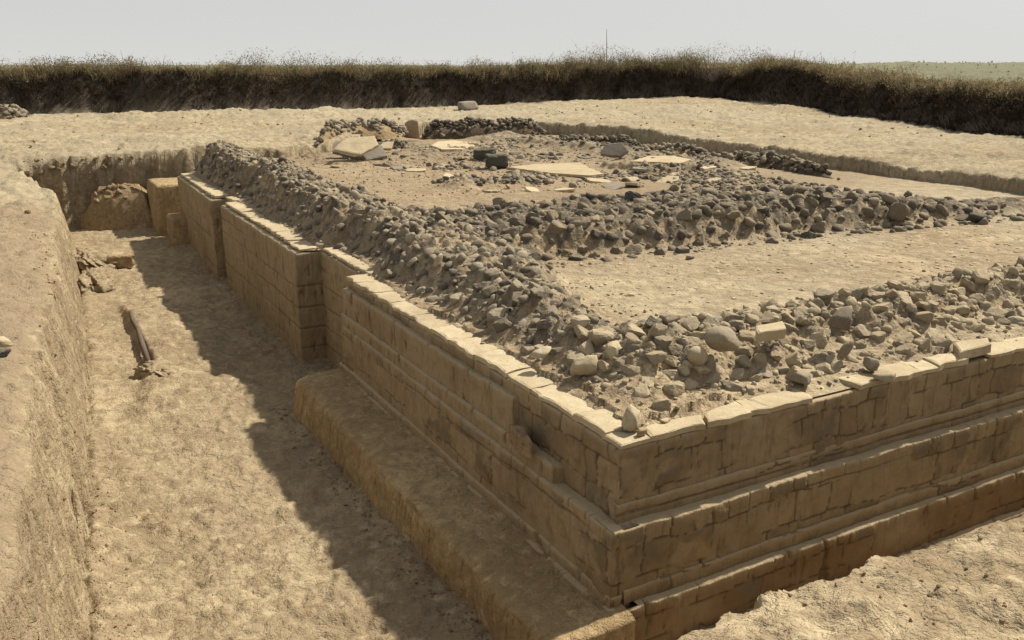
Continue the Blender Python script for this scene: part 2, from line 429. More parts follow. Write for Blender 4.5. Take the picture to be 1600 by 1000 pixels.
def terrain_z(x, y, sd, sdb):
    """height of the one ground sheet; also the amounts of dark topsoil and painted cut-face shade, pale dust"""
    r = np.hypot(x - CAM[0], y - CAM[1])
    rag = 0.075 * fbm(x * 2.6, y * 2.6, 3, 11) + 0.03 * fbm(x * 9, y * 9, 3, 12, 0.6)
    g = ground_level(x, y)
    rough = 0.022 * fbm(x * 2.2, y * 2.2, 4, 1, 0.6) + 0.018 * fbm(x * 9, y * 9, 3, 2, 0.6)
    clod = np.maximum(0, fbm(x * 6, y * 6, 3, 31)) ** 2
    g = g + rough * (1.3 + 1.2 * sstep(6, 20, r)) + 0.07 * clod + 0.05 * sstep(9, 14, y) * sstep(-1.8, -2.4, x) * fbm(x * 3, y * 3, 4, 43)
    g = g + 0.13 * fbm(x * 0.5, y * 0.5, 4, 41) * sstep(9, 18, r)
    g = g + (0.20 + 0.12 * fbm(x * 1.1, y * 1.1, 4, 45, 0.6)) * np.exp(-((y - 27.3) / 1.3) ** 2) * sstep(-1.5, 1.5, x) * sstep(10, 7, x)
    g = g + 0.16 * fbm(x * 0.55, y * 0.55, 5, 46, 0.6) * np.exp(-(((x - 18) / 6) ** 2 + ((y - 18) / 8) ** 2)) + 0.10 * sstep(11, 13, y) * sstep(18, 16.5, y) * sstep(-2.2, -2.6, x) * fbm(x * 1.9, y * 1.9, 4, 47, 0.6)
    g = g - (0.30 + 0.10 * fbm(x * 1.4, y * 1.4, 4, 48)) * sstep(17.7, 16.7, y + 0.5 * fbm(x * 0.9, y * 0.9, 3, 49)) * sstep(-1.9, -2.5, x) * sstep(9, 13, y) * sstep(-9, -5, x)
    fl = trench_floor(x, y)
    fl = fl + 0.025 * fbm(x * 1.7, y * 2.2, 3, 6) + 0.040 * fbm(x * 4.2, y * 5.5, 4, 7, 0.6) + 0.020 * fbm(x * 13, y * 17, 3, 8, 0.6) + 0.04 * np.maximum(0, fbm(x * 7, y * 7, 3, 33)) ** 2
    s = sd + rag
    # rounded shoulder then a near-vertical cut with tool flutes
    flute = 0.028 * fbm(x * 6, y * 6, 4, 13, 0.6) * (1 + 2.2 * sstep(14, 16, y))
    sh = np.clip((s + flute + 0.10) / 0.17, 0, 1)
    t = sh ** 0.8
    lb = (x < -2.0) * (y > -1.0) * sstep(16.5, 15.0, y)
    shoulder = (0.05 * np.exp(-np.maximum(s, 0) / 0.12) + lb * (0.10 + 0.07 * fbm(x * 1.2, y * 1.2, 3, 55)) * np.exp(-np.maximum(s - 0.07, 0) / 0.22)) * (s > 0)
    z = np.where(s > 0.07, g - shoulder, fl + (g - 0.05 - lb * (0.10 + 0.07 * fbm(x * 1.2, y * 1.2, 3, 55)) - fl) * t)
    talus = np.exp(-np.maximum(-s - 0.1, 0) / 0.14) * sstep(-0.08, -0.20, s) * (0.07 + 0.05 * fbm(x * 1.3, y * 1.3, 3, 51))
    z = z + np.maximum(talus, 0)
    # the dark bank round the dig and the field on top of it
    sb = sdb + 0.35 * fbm(x * 0.5, y * 0.5, 3, 61) + 0.1 * fbm(x * 2.2, y * 2.2, 2, 62)
    bh = bank_height(x, y)
    b = np.clip(sb / 0.75, 0, 1) ** 0.7
    field = 0.06 * fbm(x * 0.3, y * 0.3, 3, 71) * sstep(0.5, 3, sb)
    z = z + b * bh + field
    ff = sstep(40, 300, sdb)
    z = z * (1 - ff) + (1.45 + 0.15 * fbm(x * 0.01, y * 0.01, 2, 81)) * ff
    soil_and_shade = sstep(-0.50, -0.25, sb) * sstep(5.0, 2.5, sb)
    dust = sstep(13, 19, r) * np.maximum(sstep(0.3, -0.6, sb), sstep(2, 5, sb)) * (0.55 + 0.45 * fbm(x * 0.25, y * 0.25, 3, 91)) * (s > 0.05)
    red = sstep(-0.2, 0.5, fbm(x * 0.7, y * 0.7, 3, 95)) * 0.35 * (r < 14)
    red = np.maximum(red, 1.0 * sstep(0.05, 0.2, s) * (x < -2.2) * sstep(15, 11, y) * np.clip(0.85 + 0.7 * fbm(x * 1.2, y * 0.9, 3, 97), 0, 1))
    soil_and_shade = np.maximum(soil_and_shade, 0.45 * np.maximum(sstep(15.2, 16.2, y), 0.8 * sstep(9, 10, x)) * (s < 0.03) * (s > -0.35) * np.clip(0.7 + 0.8 * fbm(x * 3, y * 3, 3, 99), 0, 1))  # end and right-hand cuts: darker earth, with their shade painted in too
    return z, soil_and_shade, np.clip(dust, 0, 1), red

def build_ground():
    a0 = math.pi / 2 - YAW
    fine = np.arange(-44, 44.01, 0.115)
    ang = np.r_[fine, np.arange(46, 315, 2.5)]
    ang = np.radians(ang) + a0
    rad = [0.7]
    while rad[-1] < 4500:
        rr = rad[-1]
        rad.append(rr * (1.0052 if rr < 42 else (1.03 if rr < 120 else 1.12)))
    rad = np.array(rad)
    Rr, A = np.meshgrid(rad, ang, indexing='ij')
    x = CAM[0] + Rr * np.cos(A); y = CAM[1] + Rr * np.sin(A)
    shp = x.shape; x = x.ravel(); y = y.ravel()
    # draw the sheet's vertices together at the cut edges so that the steep faces are finely divided
    sd, qx, qy = poly_sd(x, y, EXC)
    L, k = 0.55, 2.1
    a = np.abs(sd); m = (a < L) & (a > 1e-6)
    na = np.where(m, L * (a / L) ** k, a)
    f = np.where(m, na / np.maximum(a, 1e-9), 1.0)
    x = qx + (x - qx) * f; y = qy + (y - qy) * f; sd = np.sign(sd) * na
    sdb, bx, by = poly_sd(x, y, DIG)
    sb2 = np.abs(sdb - 0.3)
    z, soil_and_shade, dust, red = terrain_z(x, y, sd, sdb)
    V = np.c_[x, y, z]
    nr, nc = shp
    F = grid_faces(nr, nc)
    last = np.arange(nr - 1) * nc + nc - 1
    F = np.r_[F, np.stack([last, last - nc + 1, last + 1, last + nc], -1)]
    c0 = len(V)
    V = np.r_[V, [[CAM[0], CAM[1], 0.3]]]
    # the small disc under the camera
    o = np_mesh("ground", V, F[:, ::-1], M['ground'], cols={"soil_and_shade": np.c_[np.r_[soil_and_shade, 0], np.r_[dust, 0], np.r_[red, 0]], "field": np.repeat(sstep(2.5, 5, np.r_[sdb, -9])[:, None], 3, 1)})
    return tag(o, kind='structure')
build_ground()

# ------------------------------------------------------------------ earth floor inside the podium
def left_edge(y):
    x = np.full(np.shape(y), 0.05)
    x = x + 0.17 * (sstep(4.62, 4.68, y) - sstep(6.24, 6.30, y))
    x = x + 0.12 * (sstep(10.52, 10.58, y) - sstep(11.18, 11.24, y))
    return x + 1.0 * sstep(14.92, 15.2, y)

RIDGE_L = [(-1, 0), (0.7, 0), (2, 0.33), (8, 0.36), (9.5, 0.45), (14.6, 0.5), (15.1, 0.0), (30, 0)]

def stone_bumps(x, y, cell, seed, fill):
    """half-buried rubble: the tops of irregular stones standing out of the earth"""
    gx, gy = x / cell, y / cell
    gx = gx + 0.15 * vnoise(x * 9, y * 9, seed + 7); gy = gy + 0.15 * vnoise(x * 9 + 4, y * 9, seed + 8)
    ix, iy = np.floor(gx), np.floor(gy)
    H = np.zeros_like(x); I = np.zeros_like(x)
    for dx in (-1, 0, 1):
        for dy in (-1, 0, 1):
            cx, cy = ix + dx, iy + dy
            r = 0.28 + 0.42 * hsh(cx, cy, seed)
            a = hsh(cx, cy, seed + 1) * 3.14; e = 0.6 + 0.4 * hsh(cx, cy, seed + 2)
            ux, uy = gx - cx - 0.2 - 0.6 * hsh(cx, cy, seed + 3), gy - cy - 0.2 - 0.6 * hsh(cx, cy, seed + 4)
            p, q = ux * np.cos(a) + uy * np.sin(a), (-ux * np.sin(a) + uy * np.cos(a)) / e
            d = (0.5 * np.hypot(p, q) + 0.5 * np.maximum(np.abs(p), np.abs(q))) / r
            tilt = 1 + 0.6 * (hsh(cx, cy, seed + 5) - 0.5) * p / r
            h = np.where(hsh(cx, cy, seed + 6) < fill, r * 0.75 * np.clip(1 - d ** 3, 0, 1) ** 0.6 * tilt, 0)
            m = h > H
            H = np.where(m, h, H); I = np.where(m, hsh(cx, cy, seed + 9), I)
    return H * cell, I

def podium_floor(x, y, rocks=False):
    e = np.minimum(x - left_edge(y), y - 0.03)
    n1 = fbm(x * 1.6, y * 1.6, 4, 101); n2 = fbm(x * 6, y * 6, 3, 102); n3 = fbm(x * 16, y * 16, 3, 103, 0.6)
    z = 0.03 + 0.02 * n1 + 0.004 * n2
    # broad worn ridge along the left edge
    hl = np.interp(y, [p[0] for p in RIDGE_L], [p[1] for p in RIDGE_L])
    d = x - left_edge(y) + 0.09 * n1 + 0.04 * n2
    wl = np.interp(y, [0, 2.2, 3.6, 7, 9, 14], [0.85, 0.95, 1.5, 1.45, 1.25, 1.15])
    rl = sstep(0.20, 0.58, d) * sstep(wl + 0.35, wl - 0.25, d) * (hl + 0.13 * n1 + 0.05 * n2 + 0.02 * n3)
    # ridge along the front edge
    d = y + 0.10 * n1 + 0.05 * n2
    rf = sstep(0.34, 0.85, d) * sstep(1.55, 1.0, d) * (0.205 + 0.07 * n1 + 0.05 * n2 + 0.02 * n3) * sstep(0.25, 0.8, x)
    # cross wall
    cy = 4.35 - 0.05 * (x - 2) - 0.035 * np.maximum(x - 5, 0) ** 1.5
    d = y - cy + 0.14 * n1 + 0.05 * n2
    thin = sstep(9.4, 6.4, x)
    rc = (0.35 + 0.65 * thin) * sstep(-0.15, 0.28, d) * sstep(1.3 + 1.7 * thin, 0.7 + 1.0 * thin, d) * (0.31 + 0.07 * n1 + 0.05 * n2 + 0.02 * n3) * sstep(1.0, 1.6, x)
    # low broken wall in the middle of the back room
    rm = 0.14 * np.exp(-((y - 10.2 - 0.1 * (x - 4.5)) / 0.42) ** 2) * sstep(3.4, 3.9, x) * sstep(6.0, 5.4, x) * (1 + 0.5 * n1)
    # raised heap in the back room round the slabs
    rb = 0.16 * np.exp(-(((x - 6.6) / 2.6) ** 2 + ((y - 15.3) / 1.6) ** 2)) * (1 + 0.6 * n1) + 0.16 * sstep(8.6, 9.4, x + 0.2 * n1) * sstep(9.0, 10.6, y) * sstep(10.8, 10.0, x) * (1 + 0.5 * n1)
    ridge = np.maximum.reduce([rl, rf, rc, rm])
    for (cx_, cy_, ax_, ay_, hh_) in ((*at(1035, 250, 0.2)[:2], 0.95, 0.75, 0.125), (*at(708, 227, 0.2)[:2], 1.0, 1.0, 0.13), (*at(560, 246, 0.1)[:2], 0.9, 1.2, 0.08)):
        dd = np.maximum(np.abs(x - cx_) / ax_, np.abs(y - cy_) / ay_) + 0.25 * n1 + 0.12 * n2
        rb = np.maximum(rb, hh_ * sstep(1.12, 0.92, dd))
    z = z + np.maximum(ridge, rb) + 0.006 * n3 * (ridge > 0.05)
    on = np.maximum(sstep(0.03, 0.12, ridge), 0.8 * sstep(0.06, 0.14, rb))
    h1, i1 = stone_bumps(x, y, 0.15, 131, 0.75); h2, i2 = stone_bumps(x, y, 0.07, 141, 0.7)
    hb = np.maximum(h1, h2); ib = np.where(h1 > h2, i1, i2)
    z = z + on * (hb * 0.72 - 0.015)
    rk = on * sstep(0.012, 0.03, hb)
    z = np.where(e < 0.18 + 0.08 * n2, np.minimum(z, -0.03 + sstep(0.05, 0.2, e + 0.06 * n2) * 0.045), z)
    if rocks: return z, ridge, rk, ib, rc
    return z, ridge

def build_podium_floor():
    def spacing(a, b, d0, d1):
        v = [a]
        while v[-1] < b: v.append(v[-1] + d0 + (d1 - d0) * min(1, (v[-1] - a) / (b - a)))
        return np.array(v)
    s = spacing(0, 12.3, 0.012, 0.05); yy = spacing(0.04, 22.4, 0.012, 0.055)
    Y, S = np.meshgrid(yy, s, indexing='ij')
    X = left_edge(Y) + S
    shp = X.shape
    z, ridge, rk, ib, rc = podium_floor(X.ravel(), Y.ravel(), True)
    x, y = X.ravel(), Y.ravel()
    room = sstep(0.1, 0.03, ridge)
    red = room * (0.45 + 0.45 * fbm(x * 0.5, y * 0.5, 3, 111)) * sstep(6.0, 7.0, y) + room * sstep(3.2, 4.1, y) * sstep(4.6, 4.3, y) * 0.4
    dust = room * sstep(1.0, 2.0, x) * sstep(6, 4.5, y) * np.clip(0.45 + 0.6 * fbm(x * 0.5, y * 0.8, 3, 112), 0, 1) * 0.7 + room * sstep(7, 10, x) * 0.5
    V = np.c_[x, y, z]
    o = np_mesh("earth_floor", V, grid_faces(*shp), M['floor'], cols={"soil_and_shade": np.c_[np.zeros(len(V)), np.clip(dust, 0, 1), np.clip(red, 0, 1)], "rock": np.c_[rk, np.where(rc > 0.05, ib * 0.4, ib), rk]})
    return tag(o, kind='structure')
build_podium_floor()

# ------------------------------------------------------------------ the masonry podium
def masonry_pattern(s, z, cw, ch, seed, jit=0.75):
    """rubble masonry in wandering courses: distance to the nearest joint, one random value per stone"""
    zz = z + 0.042 * fbm(s * 1.9, z * 1.6, 3, seed + 5) + 0.010 * vnoise(s * 9, z * 9, seed + 6)
    g = zz / ch
    row = np.floor(g)
    def edge(r): return r + 0.45 * (hsh(r, r * 0, seed + 7) - 0.5)
    row = np.where(g < edge(row), row - 1, row); row = np.where(g >= edge(row + 1), row + 1, row)
    dh = np.minimum(g - edge(row), edge(row + 1) - g) * ch
    wr = cw * (0.6 + 0.9 * hsh(row, row * 0 + 3, seed + 8))
    ss = s + 0.045 * fbm(s * 4, z * 5, 3, seed + 9)
    h = ss / wr + 7.3 * hsh(row, row * 0 + 5, seed + 10)
    c = np.floor(h)
    def vedge(q): return q + 0.7 * (hsh(q, row, seed + 11) - 0.5)
    c = np.where(h < vedge(c), c - 1, c); c = np.where(h >= vedge(c + 1), c + 1, c)
    dv = np.minimum(h - vedge(c), vedge(c + 1) - h) * wr
    d = np.minimum(dh, dv) - 0.006 * np.exp(-(dh + dv) / 0.02)
    return d * 1.6, hsh(c, row, seed + 12)

def wall_strip(name, parent, path, z0, z1, res, seed, cw=0.26, ch=0.22, joints=0.6, streak=0.5, grey=0.4, courses=(), cap=0.16, ragged=0.012, gaps=(), red=0.0):
    """a wall face along a plan path (outside on the left-hand side of travel), really displaced: joints, bulges, tool flutes, worn edges, a flat cap running inwards"""
    P = np.array(path, float)
    S, XY, N = [], [], []
    s0 = 0.0
    segn = []
    for i in range(len(P) - 1):
        d = P[i + 1] - P[i]; l = np.hypot(*d); d /= l
        segn.append(np.array([-d[1], d[0]]) * -1)
    for i in range(len(P) - 1):
        d = P[i + 1] - P[i]; l = np.hypot(*d)
        k = max(2, int(round(l / res)))
        for j in range(k + (i == len(P) - 2)):
            t = j / k
            n = segn[i]
            if j == 0 and i > 0: n = segn[i - 1] + segn[i]; n = n / max(1e-6, (n @ segn[i]))
            S.append(s0 + l * t); XY.append(P[i] + d * t); N.append(n)
        s0 += l
    S, XY, N = np.array(S), np.array(XY), np.array(N)
    nz = max(3, int(round((z1 - z0) / res)))
    zs = np.linspace(z1, z0, nz + 1)
    Z, SS = np.meshgrid(zs, S, indexing='ij')
    sd, idr = masonry_pattern(SS, Z, cw, ch, seed)
    vis = sstep(0.30 - joints * 0.75, 0.50 - joints * 0.75, fbm(SS * 2.3, Z * 3.3, 4, seed + 20, 0.6) * 0.9)
    wj = 0.0075 + 0.005 * vnoise(SS * 9, Z * 9, seed + 9)
    jm = sstep(wj, wj * 0.35, sd) * vis
    fl = fbm(SS * 14, Z * 2.2, 4, seed + 30)
    pits = sstep(0.34, 0.55, fbm(SS * 13, Z * 4.0, 4, seed + 31, 0.6)) * streak
    disp = 0.010 * (idr - 0.5) * vis + 0.014 * fbm(SS * 1.3, Z * 1.5, 3, seed + 40) + 0.005 * fbm(SS * 12, Z * 12, 3, seed + 41)
    disp = disp - 0.011 * jm + 0.008 * fl * streak - 0.016 * pits
    cj = np.zeros_like(Z)
    for zc in courses:                      # level course joints
        zz = zc + 0.010 * fbm(SS * 1.1, SS * 0 + zc * 7, 3, seed + 50)
        cj = np.maximum(cj, sstep(0.010, 0.003, np.abs(Z - zz)) * sstep(-0.3, 0.3, fbm(SS * 0.9, SS * 0 + zc * 3, 2, seed + 51) + (0.6 if zc in (-0.45, -0.95) else 0)))
    disp = disp - 0.012 * cj
    edge = np.exp(-(z1 - Z) / 0.012) + 0.6 * np.exp(-(Z - z0) / 0.010)
    disp = disp - 0.003 * edge
    wob = ragged * fbm(S * 4.5, S * 0 + 1.7, 4, seed + 60, 0.6)
    Zw = Z + wob[None, :] * sstep(z0, z1, Z)
    for (ga, gb, depth) in gaps: disp = disp - depth * sstep(ga - 0.03, ga, SS) * sstep(gb + 0.03, gb, SS)
    x = XY[None, :, 0] + N[None, :, 0] * disp; y = XY[None, :, 1] + N[None, :, 1] * disp
    rows = [np.stack([x, y, Zw], -1)]
    capr = []
    for q in (0.25, 1.0):                   # flat cap running back into the wall
        capr.insert(0, np.stack([x[0] - N[:, 0] * cap * q, y[0] - N[:, 1] * cap * q, Zw[0] + 0.004 * q], -1)[None])
    G = np.concatenate(capr + rows, 0)
    nr, nc = G.shape[:2]
    st = (idr > 1 - grey) * sstep(-0.15, 0.45, fbm(SS * 6, Z * 6, 4, seed + 70, 0.6) + 0.1) * vis * sstep(0.004, 0.02, sd)
    colr = np.stack([np.clip(np.maximum(jm * 0.7, np.maximum(cj * 0.6, pits * 0.6)), 0, 1), st * 0.75, np.exp(-(z1 - Z) / 0.018) * 0.7], -1)
    TN = np.zeros((nr, nc, 3)); TN[2:, :, 0] = np.clip(idr * 1.6 - 0.5, 0, 1) * vis * 0.8; TN[2:, :, 1] = red * sstep(-0.5, 0.4, fbm(SS * 1.5, Z * 2, 3, seed + 80) + 0.35)
    colcap = np.zeros((2, nc, 3)); colcap[..., 2] = 0.8
    C = np.concatenate([colcap, colr], 0)
    o = np_mesh(name, G.reshape(-1, 3), grid_faces(nr, nc)[:, ::-1], M['masonry'], parent, cols={"stone": C.reshape(-1, 3), "tone": TN.reshape(-1, 3)})
    return o

podium = empty("stone_podium", (0, 0, -1.35))
tag(podium, "long stepped stone podium with mud-plastered walls and a pale slab coping, filling the excavation", "podium")
def pod(o):
    o.matrix_parent_inverse = Matrix.Translation((0, 0, 1.35)); return o

XR = 11.0
# main stepped corner: three tiers, left flank then round the corner along the front
pod(wall_strip("upper_wall", podium, [(0.0, 4.66), (0.0, 0.0), (XR, 0.0)], -0.52, -0.045, 0.0095, 3, 0.24, 0.165, 0.85, 0.4, 0.6, courses=(), cap=0.12, ragged=0.004))
pod(wall_strip("middle_wall", podium, [(-0.10, 4.66), (-0.10, -0.09), (XR, -0.09)], -0.99, -0.50, 0.0095, 4, 0.24, 0.16, 0.72, 0.5, 0.5, courses=(-0.585,), cap=0.2, ragged=0.010))
pod(wall_strip("lower_wall", podium, [(-0.15, 4.66), (-0.15, -0.16), (XR, -0.16)], -1.45, -0.972, 0.012, 5, 0.26, 0.18, 0.5, 0.9, 0.2, courses=(), cap=0.2, ragged=0.008, red=0.6))
pod(wall_strip("footing", podium, [(-0.15, -0.215), (XR, -0.215)], -1.45, -1.30, 0.014, 6, 0.35, 0.2, 0.5, 0.5, 0.2, cap=0.2, ragged=0.012))
pod(wall_strip("base_course", podium, [(-0.02, -0.010), (XR, -0.010)], -0.51, -0.385, 0.0095, 7, 0.42, 0.11, 0.55, 0.2, 0.4, courses=(-0.45,), cap=0.1, ragged=0.006))
pod(wall_strip("base_course", podium, [(-0.02, -0.106), (XR, -0.106)], -0.98, -0.88, 0.0095, 8, 0.5, 0.11, 0.4, 0.2, 0.3, courses=(), cap=0.1, ragged=0.006))
# plaster skin surviving on the left flank of the upper tier, broken off before the corner
pod(wall_strip("plaster_skin", podium, [(0.06, 4.70), (-0.055, 4.70), (-0.055, 1.16), (0.06, 1.12)], -0.40, -0.125, 0.0095, 9, 0.34, 0.34, -1.2, 1.0, 0.0, cap=0.10, ragged=0.016))
pod(wall_strip("base_course", podium, [(0.06, 4.72), (-0.075, 4.72), (-0.075, 0.60), (0.06, 0.57)], -0.51, -0.385, 0.0095, 10, 0.5, 0.2, -1.2, 1.0, 0.0, courses=(), cap=0.12, ragged=0.010))
pod(wall_strip("base_course", podium, [(-0.02, 4.70), (-0.118, 4.70), (-0.118, -0.108), (-0.02, -0.108)], -0.985, -0.90, 0.0095, 11, 0.4, 0.12, 0.3, 0.7, 0.2, courses=(), cap=0.1, ragged=0.008))
# recess, long pilaster, second recess, far wing
C3 = (-0.30, -0.62, -0.95, -1.22)
pod(wall_strip("recess_wall", podium, [(0.21, 6.40), (0.21, 4.60)], -1.5, -0.045, 0.014, 12, 0.4, 0.3, -1.2, 0.9, 0.05, courses=(-0.25, -0.45, -0.70, -0.95, -1.2), cap=0.12, ragged=0.008))
pod(wall_strip("pilaster_wall", podium, [(0.4, 10.58), (-0.07, 10.58), (-0.09, 6.27), (0.4, 6.27)], -1.5, -0.055, 0.016, 13, 0.5, 0.42, -1.2, 0.9, 0.0, courses=(-0.25, -0.45, -0.70, -0.95, -1.2), cap=0.25, ragged=0.012))
pod(wall_strip("recess_wall", podium, [(0.16, 11.3), (0.16, 10.5)], -1.5, -0.045, 0.02, 14, 0.4, 0.3, -1.2, 0.9, 0.05, courses=(-0.25, -0.45, -0.70, -0.95, -1.2), cap=0.12, ragged=0.008))
pod(wall_strip("wing_wall", podium, [(2.6, 15.0), (-0.02, 15.0), (-0.10, 11.22), (0.4, 11.22)], -1.5, -0.055, 0.02, 15, 0.5, 0.42, -1.2, 0.9, 0.0, courses=(-0.25, -0.45, -0.70, -0.95, -1.2), cap=0.12, ragged=0.012))

def slab_mesh(name, outline, z0, z1, mat, parent=None, seed=0, bev=0.006, rough=0.006, smooth=False, res=None):
    """an irregular flat slab from a plan outline: wobbling edges, slightly uneven top"""
    r = random.Random(seed)
    bm = bmesh.new()
    pts = []
    n = len(outline)
    for i in range(n):
        a, b = Vector(outline[i]), Vector(outline[(i + 1) % n])
        k = max(2, int((b - a).length / 0.07))
        for j in range(k):
            q = a.lerp(b, j / k)
            w = rough if j else rough * 0.7
            pts.append((q.x + r.uniform(-w, w), q.y + r.uniform(-w, w)))
    vb = [bm.verts.new((x, y, z0)) for x, y in pts]
    vt = [bm.verts.new((x, y, z1 + r.uniform(-0.003, 0.003))) for x, y in pts]
    m = len(pts)
    cx, cy = sum(p[0] for p in pts) / m, sum(p[1] for p in pts) / m
    ct = bm.verts.new((cx, cy, z1 + 0.002)); cb = bm.verts.new((cx, cy, z0))
    ins = [bm.verts.new((x + (cx - x) * 0.10, y + (cy - y) * 0.10, z1 + bev * 0.9 + r.uniform(-.002, .002))) for x, y in pts]
    ct.co.z = z1 + bev
    for i in range(m):
        j = (i + 1) % m
        bm.faces.new((vb[i], vb[j], vt[j], vt[i]))
        bm.faces.new((vt[i], vt[j], ins[j], ins[i]))
        bm.faces.new((ins[i], ins[j], ct))
        bm.faces.new((vb[j], vb[i], cb))
    bmesh.ops.recalc_face_normals(bm, faces=bm.faces[:])
    me = bpy.data.meshes.new(name); bm.to_mesh(me); bm.free()
    me.materials.append(mat)
    o = bpy.data.objects.new(name, me); COL.objects.link(o)
    if parent: o.parent = parent; pod(o)
    return o

def coping_run(p, q, inward, wmin, wmax, lmin, lmax, z1=0.0, th=0.034, over=0.015, seed=1, skip=()):
    """pale flat slabs laid end to end along a wall edge from p to q"""
    r = random.Random(seed)
    p, q, inward = Vector(p), Vector(q), Vector(inward)
    d = (q - p); L = d.length; d.normalize()
    s = 0.0; cutp = 0.0; k = 0
    while s < L - 0.05:
        l = min(r.uniform(lmin, lmax), L - s)
        if L - s - l < lmin * 0.5: l = L - s
        w0, w1 = r.uniform(wmin, wmax), r.uniform(wmin, wmax)
        cut = r.uniform(-0.06, 0.06) if s + l < L - 0.01 else 0.0
        g = 0.004
        a = p + d * (s + g) - inward * (over + r.uniform(-.008, .008)); b = p + d * (s + l - g) - inward * (over + r.uniform(-.008, .008))
        c = p + d * (s + l - g + cut) + inward * w1; e = p + d * (s + g + cutp) + inward * w0
        if k not in skip:
            dz = r.uniform(-0.012, 0.008)
            slab_mesh("coping_slab", [a, b, c, e], z1 - th, z1 + dz, M['slab'], podium, seed * 100 + k, rough=0.016)
        cutp = cut; s += l; k += 1
coping_run((-0.02, 0.0), (3.05, 0.0), (0, 1), 0.07, 0.24, 0.14, 0.46, seed=3, skip=(5,))
coping_run((3.30, 0.0), (XR, 0.0), (0, 1), 0.20, 0.34, 0.5, 0.9, seed=5)
coping_run((0.0, 0.14), (0.0, 4.68), (1, 0), 0.22, 0.34, 0.25, 0.6, seed=4, over=0.012)
coping_run((0.25, 4.70), (0.25, 6.22), (1, 0), 0.2, 0.3, 0.35, 0.7, seed=6, over=0.02)
coping_run((-0.02, 6.30), (0.0, 10.54), (1, 0), 0.28, 0.38, 0.4, 0.9, seed=7, over=0.0)
coping_run((0.16, 10.58), (0.16, 11.18), (1, 0), 0.2, 0.3, 0.3, 0.6, seed=8, over=0.02)
coping_run((-0.03, 11.26), (0.03, 14.96), (1, 0), 0.28, 0.42, 0.5, 1.0, seed=9, over=0.0)

# ------------------------------------------------------------------ earth bench and blocks in the trench
def earth_block(name, outline, z0, z1, mat, res=0.018, seed=1, rnd_edge=0.03, amp=0.02, taper=0.05, flute=0.012, topfn=None):
    """a block of dug earth: rounded shoulders, fluted sides, uneven top"""
    P = np.array(outline, float)
    n = len(P)
    S, XY = [], []
    for i in range(n):
        a, b = P[i], P[(i + 1) % n]
        k = max(2, int(np.hypot(*(b - a)) / res))
        for j in range(k): XY.append(a + (b - a) * j / k)
    XY = np.array(XY); m = len(XY)
    prev, nxt = np.roll(XY, 3, 0), np.roll(XY, -3, 0)
    tn = nxt - prev; tn /= np.maximum(1e-9, np.hypot(tn[:, 0], tn[:, 1]))[:, None]
    N = np.stack([tn[:, 1], -tn[:, 0]], -1)
    if np.sum(XY[:, 0] * np.roll(XY[:, 1], -1) - XY[:, 1] * np.roll(XY[:, 0], -1)) < 0: N = -N
    S = np.arange(m) * res
    c = XY.mean(0)
    rows = []
    nz = max(4, int((z1 - z0) / res))
    for i in range(nz + 1):
        t = i / nz; z = z0 + (z1 - z0) * t
        off = taper * (1 - t) - rnd_edge * np.exp(-(z1 - z) / (rnd_edge * 0.8)) + amp * fbm(S * 2.2, S * 0 + z * 2.0, 3, seed) + flute * fbm(S * 13, S * 0 + z * 2.2, 3, seed + 1)
        rows.append(np.c_[XY + N * off[:, None], np.full(m, z)])
    # towards the middle: shrink along the medial direction
    e = rows[-1][:, :2]
    for q in (0.06, 0.15, 0.3, 0.5, 0.7, 0.85, 0.93):
        pq = e + (c - e) * q
        if topfn is None:
            w = np.abs(e - c)
        zz = z1 + 0.012 * sstep(0, 0.15, q) + 0.6 * amp * fbm(pq[:, 0] * 4, pq[:, 1] * 4, 4, seed + 2)
        rows.append(np.c_[pq, zz])
    V = np.concatenate(rows + [np.array([[c[0], c[1], z1 + 0.012]])])
    nr = len(rows)
    i = np.arange(nr - 1)[:, None] * m + np.arange(m)[None, :]
    j = np.arange(nr - 1)[:, None] * m + (np.arange(m)[None, :] + 1) % m
    F = np.stack([i, j, j + m, i + m], -1).reshape(-1, 4)
    l = (nr - 1) * m
    tri = np.stack([l + np.arange(m), l + (np.arange(m) + 1) % m, np.full(m, len(V) - 1), np.full(m, len(V) - 1)], -1)
    V = np.concatenate([V, V[-1:] * 1.0]); tri[:, 3] = len(V) - 1
    o = np_mesh(name, V, np.r_[F, tri], mat)
    return o

